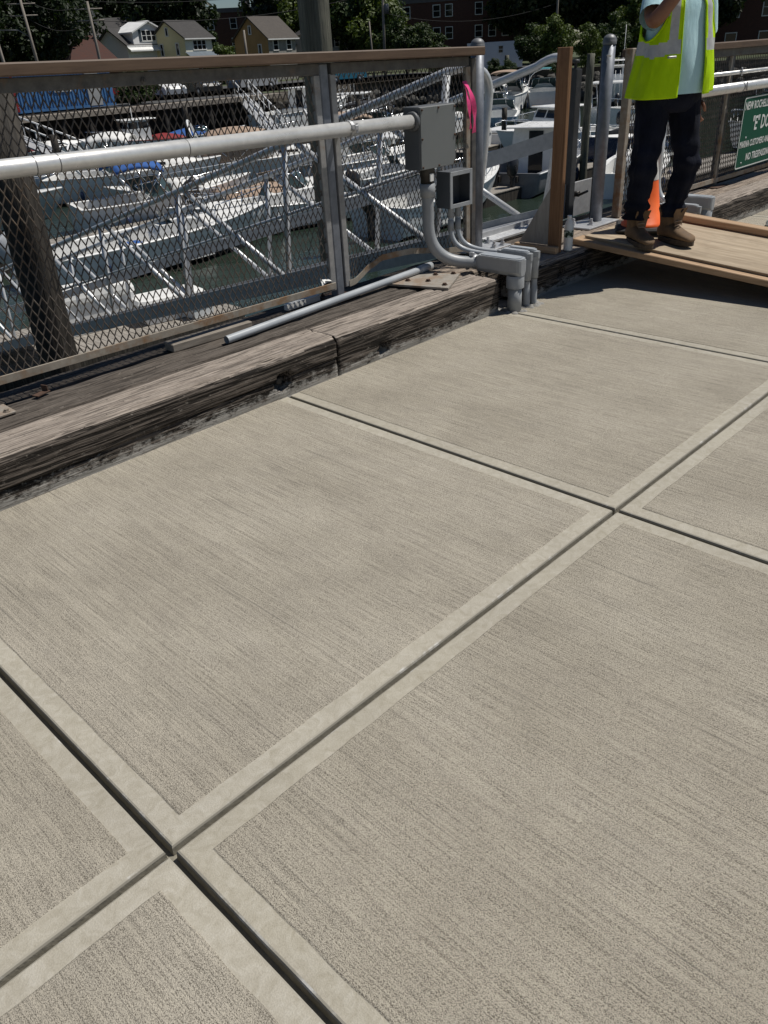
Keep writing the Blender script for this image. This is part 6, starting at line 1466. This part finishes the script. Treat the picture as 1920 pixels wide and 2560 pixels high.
# ---- parked cars
def car(label, x, y, yaw, mt, suv=True):
    t = thing('parked_car', label, 'car', (x, y, LZ+0.004), radians(yaw), 'cars parked by the far quay')
    h = 0.35 if suv else 0.2
    prof = [(-2.2, 0.35), (-2.25, 0.75), (-2.15, 1.0), (-1.9, 1.05+h*0.2), (-1.55, 1.45+h), (0.35, 1.48+h), (1.05, 1.05), (2.05, 0.9), (2.25, 0.7), (2.2, 0.35)]
    b = MB(); rings = []
    for yy, k in ((-0.88, 0.93), (-0.80, 1.0), (0.80, 1.0), (0.88, 0.93)): rings.append([V((px, yy*(0.86 if pz_ > 1.2 else 1), 0.35+(pz_-0.35)*k)) for px, pz_ in prof])
    b.loft(rings, smooth=False); b.build('body', mt, t)
    for s in (1, -1): mbf([V((-1.55, s*0.85, 1.08)), V((0.72, s*0.85, 1.08)), V((0.28, s*0.765, 1.36+h)), V((-1.40, s*0.765, 1.36+h))], [(0, 1, 2, 3)] if s < 0 else [(3, 2, 1, 0)]).build('side_window', 'win_dark', t)
    mbf([V((1.02, 0.72, 1.10)), V((1.02, -0.72, 1.10)), V((0.44, -0.66, 1.42+h)), V((0.44, 0.66, 1.42+h))], [(3, 2, 1, 0)]).build('windscreen', 'win_dark', t)
    for wx in (-1.35, 1.35):
        for s in (1, -1):
            q = Matrix.Rotation(pi/2, 3, 'X').to_quaternion()
            wh = MB().lathe([(0.20, -0.11), (0.34, -0.11), (0.34, 0.11), (0.20, 0.11)], (wx, s*0.80, 0.34), 14, rot=q).build('wheel', 'rubber', t); MB().lathe([(0, -0.09), (0.2, -0.09), (0.2, 0.09), (0, 0.09)], (wx, s*0.80, 0.34), 12, rot=q).build('rim', 'alu', wh)
    for s in (1, -1): MB().box((2.16, s*0.62-0.16, 0.72), (2.26, s*0.62+0.16, 0.86), 0.02).build('headlight', 'car_white', t)
car('white parked car facing the water beside the round shrub', 38.6, 60.6, -100, 'car_white'); car('dark parked car next to the white one', 42.0, 60.8, -95, 'car_dark')
car('silver parked car by the end of the blue container', 19.6, 60.0, -80, 'car_silver'); car('bright blue parked car beyond the fence post', 58.5, 61.0, 170, 'car_blue', False); car('dark red parked car behind the first row', 34.5, 65.0, 10, 'car_red', False); car('silver parked car on the lot behind the white boat', 48.5, 62.0, 5, 'car_silver', False)
boat('large white motor yacht with cabin lying at the far quay', 39.4, 44.6, 8, 10.0, 3.2, 1.6, k=1.12, t_open=0.4, feats=[('house', 0.42, 0.72, 1.3, 'gel_white'), ('trunk', 0.7, 0.92, 0.3), ('bow_rail', 0.6)])

# ---- trees
def leaf_quad(mb, p, n, s):
    n = n.normalized(); a = n.orthogonal().normalized(); q = random.uniform(0, 6.28); a = a*cos(q)+n.cross(a)*sin(q); b = n.cross(a)
    k = random.uniform(0.45, 0.75); mb.add([p-a*s, p-b*s*k+n*s*0.12, p+a*s, p+b*s*k+n*s*0.12], [(0, 1, 2, 3)])
def tree_proto(seed, H, W_, nb, nl, ls, mat, low=0.18, name='shade_tree'):
    random.seed(seed); t = thing(name, 'x', 'tree')
    tr = MB(); zt = H*0.75; ptsT = [(0.25*nz(i*0.7, seed), 0.25*nz(i*0.7, seed+5), zt*i/6) for i in range(7)]; tr.tube(ptsT, [H*0.022*(1.25-i/6*1.0) for i in range(7)], 9)
    crown = MB(); blobs = []
    for k in range(nb):
        for _ in range(30):
            u = V((random.uniform(-1, 1), random.uniform(-1, 1), random.uniform(-1, 1)))
            if u.length <= 1: break
        zc = H*(low+(1-low)*(0.5+0.5*u.z)); taper = (1-0.45*max(0, u.z))*(1-0.25*max(0, -u.z))
        c = V((u.x*W_*0.5*taper, u.y*W_*0.5*taper, zc*0.94)); r = random.uniform(0.10, 0.17)*W_; blobs.append((c, r))
        if k % 3 == 0:
            b0 = V(ptsT[min(6, int(1+5*max(0.1, zc/H-0.2)))]); tr.tube([b0, (b0+c)/2+V((0, 0, 0.2)), c], [H*0.009, H*0.006, H*0.002], 5)
    per = nl//nb
    for c, r in blobs:
        for _ in range(per):
            d = V((random.gauss(0, 1), random.gauss(0, 1), random.gauss(0, 1))).normalized(); rr = r*random.uniform(0.55, 1.15)*(1+0.3*nz(d.x*2+c.x, d.y*2, d.z*2))
            p = c+V((d.x, d.y, d.z*0.75))*rr; leaf_quad(crown, p, d+V((0, 0, 0.5))+V((random.gauss(0, .6), random.gauss(0, .6), random.gauss(0, .6))), ls*random.uniform(0.6, 1.2))
    tr.build('trunk', 'bark', t); crown.build('crown', mat, t); return t
protos = {'d1': tree_proto(11, 15, 11, 46, 9000, 0.34, 'leaf_dark'), 'd2': tree_proto(12, 17, 10, 50, 9000, 0.36, 'leaf_dark'), 'm1': tree_proto(13, 13, 10, 44, 8500, 0.32, 'leaf_mid'), 'm2': tree_proto(14, 10, 9, 40, 8000, 0.28, 'leaf_mid', 0.10), 'l1': tree_proto(15, 9, 8, 36, 7500, 0.26, 'leaf_light', 0.12), 'b1': tree_proto(16, 3.2, 4.2, 26, 5000, 0.14, 'leaf_mid', 0.02, 'round_shrub'), 'b2': tree_proto(17, 5.5, 5.5, 30, 6000, 0.2, 'leaf_light', 0.05, 'shrub')}
used = set(); random.seed(99)
def plant(key, az, d, sc=1.0, label=None, group=None, zs=None):
    pr = protos[key]
    if key in used: o = copy_tree(pr)
    else: o = pr; used.add(key)
    a = radians(az); o.location = (CAM.x+d*cos(a), CAM.y+d*sin(a), LZ-0.05); o.rotation_euler = (0, 0, random.uniform(0, 6.28)); o.scale = (sc, sc, sc*(zs or 1.0))
    o['label'] = label; o['category'] = 'shrub' if key[0] == 'b' else 'tree'
    if group: o['group'] = group
    elif 'group' in o: del o['group']
    return o
az = 19.0
while az < 70:
    gap = 49.6 < az < 56.4
    if not gap: plant(random.choice(('d1', 'd2', 'd1', 'm1')), az+random.uniform(-0.5, 0.5), random.uniform(150, 172) if 34 < az < 47 else random.uniform(136, 156), random.uniform(0.95, 1.3), 'tall dark tree in the wood behind the houses and brick blocks', 'trees in the wood behind the buildings')
    az += 1.9
az = 57.0
while az < 69: 
    plant(random.choice(('d2', 'd1')), az+random.uniform(-0.4, 0.4), random.uniform(133, 142), random.uniform(0.95, 1.15), 'dark tree standing close behind the white and yellow houses', 'dark trees close behind the houses'); az += 2.2
for a, d, s in ((68.3, 96, 0.8), (66.2, 100, 0.75), (64.6, 99, 0.8), (63.3, 112, 0.85)): plant('d1', a, d, s, 'dark tree by the utility poles at the shore road', 'dark trees by the shore road')
plant('m1', 55.3, 134, 0.62, 'mid green tree beside the yellow house'); plant('b2', 54.0, 112, 0.8, 'light green shrub at the corner of the yellow house'); plant('m2', 52.3, 128, 0.62, 'small tree standing in front of the distant flat roofed building')
plant('l1', 49.0, 134, 1.15, 'light green tree behind the tan house and the tall pile'); plant('d2', 49.9, 140, 0.9, 'dark tree directly behind the tan house')
for a, d, s in ((46.6, 132, 1.2), (45.2, 128, 1.1), (43.9, 124, 1.15)): plant('l1' if a != 45.2 else 'm1', a, d, s, 'sunlit tree right of the tall pile' if a > 46 else ('mid green tree in front of the brick block' if a > 45 else 'bright green tree beside the transformer pole'))
plant('m2', 42.4, 106, 0.66, 'dense rounded tree in front of the brick apartment block'); plant('m2', 41.0, 104, 0.52, 'lower rounded tree beside the dense one by the apartment block')
plant('b1', 38.4, 104, 0.62, 'clipped round shrub beside the low white building')
for a, d, s in ((35.4, 130, 0.95), (34.0, 126, 1.0), (32.4, 122, 1.0), (30.8, 118, 1.0), (29.0, 116, 1.0), (27.2, 112, 1.0), (25.6, 108, 0.95), (24.2, 104, 0.8)): plant('d2' if int(a) % 2 else 'd1', a, d, s, 'dark tree in the dense row between the brick blocks', 'dark trees between the brick blocks')
plant('l1', 33.3, 88, 0.52, 'small sunlit tree on the bank behind the new wooden upright'); plant('m2', 34.5, 92, 0.42, 'low green tree on the bank right of the white building'); plant('l1', 31.3, 86, 0.42, 'light green young tree behind the galvanised post'); plant('l1', 28.5, 98, 0.72, 'light green tree behind the worker'); plant('m1', 29.8, 90, 0.35, 'thin young tree near the stone seawall')
for a, d, s, l in ((40.3, 92, 0.5, 'low shrub on the grass bank left of the capped pile'), (37.0, 88, 0.42, 'low shrub on the bank in front of the white building'), (36.0, 84, 0.4, 'small shrub on the bank above the stone seawall'), (59.5, 66, 0.8, 'round dark shrub beside the parked cars'), (58.9, 84, 0.7, 'shrub along the shore road'), (33.0, 82, 0.35, 'tuft of shrub on top of the stone seawall')): plant('b1', a, d, s, l)
for k, pr in protos.items():
    if k not in used:
        for ch in list(pr.children): bpy.data.objects.remove(ch)
        bpy.data.objects.remove(pr)

# ---- poles, wires, lamp
def upole(label, az, d, h, arm=True, lean=0.0, r=0.14, lamp=False, trans=False, thin=False):
    a = radians(az); x, y = CAM.x+d*cos(a), CAM.y+d*sin(a); t = thing('utility_pole', label, 'pole', (x, y, LZ)); s = V((sin(a), -cos(a), 0))
    top = V((0, 0, h))+s*lean
    MB().tube([V((0, 0, -0.2)), top*0.5, top], [r*1.15, r, r*0.8], 10).build('shaft', 'pole_wood', t)
    if arm:
        for zq in (0.6, 1.5): MB().tube([top-V((0, 0, zq))-s*1.2, top-V((0, 0, zq))+s*1.2], 0.06, 6).build('crossarm', 'pole_wood', t)
    if lamp: MB().tube([top*0.62, top*0.62+V((0, 0, 0.6))-s*0.9, top*0.62+V((0, 0, 0.65))-s*2.4], 0.05, 6).build('lamp_arm', 'galv_dull', t)
    if trans: MB().lathe([(0.0, 0), (0.28, 0.02), (0.28, 0.85), (0.2, 0.95), (0, 0.95)], V((0, 0, h*0.62))-s*-0.42, 12).build('transformer', 'galv_dull', t)
    return V((x, y, LZ))+top
tops = [upole('leaning utility pole at the left end of the shore road', 66.5, 88, 6.5, False, -0.3), upole('tall utility pole with street lamp arm left of the red roofed house', 64.7, 90, 8.4, True, -0.3, lamp=True), upole('utility pole in front of the red roofed house', 61.2, 90, 7.8, True, -0.1), upole('pale utility pole by the tan house gable', 52.4, 100, 5.2, False, 0), upole('utility pole with grey transformer right of the tall pile', 43.8, 100, 9.5, True, 0.1, trans=True), upole('slim leaning white pole beside the transformer pole', 44.5, 96, 5.2, False, -0.25, r=0.09), upole('thin utility pole among the trees above the wooden upright', 33.2, 104, 9.5, True, 0.05, r=0.12)]
def wire(a, b, sag, lab): 
    pts = [a+(b-a)*(i/16)-V((0, 0, sag*4*(i/16)*(1-i/16))) for i in range(17)]; o = MB().tube(pts, 0.022, 5).build('overhead_wire', 'rubber', org=a); tag(o, lab, 'wire', 'overhead wires along the shore road')
for i in range(2, 6):
    if i in (3, 5): continue
    wire(tops[i-1 if i != 4 else 2], tops[i], 0.9, 'overhead wire strung between the poles of the shore road'); wire(tops[i-1 if i != 4 else 2]-V((0, 0, 1.5)), tops[i]-V((0, 0, 1.5)), 1.0, 'overhead wire strung between the poles of the shore road')
wire(tops[4], tops[6], 1.2, 'overhead wire strung between the poles of the shore road'); wire(tops[4]-V((0, 0, 3.5)), tops[6]-V((0, 0, 3.5)), 1.2, 'overhead wire strung between the poles of the shore road')
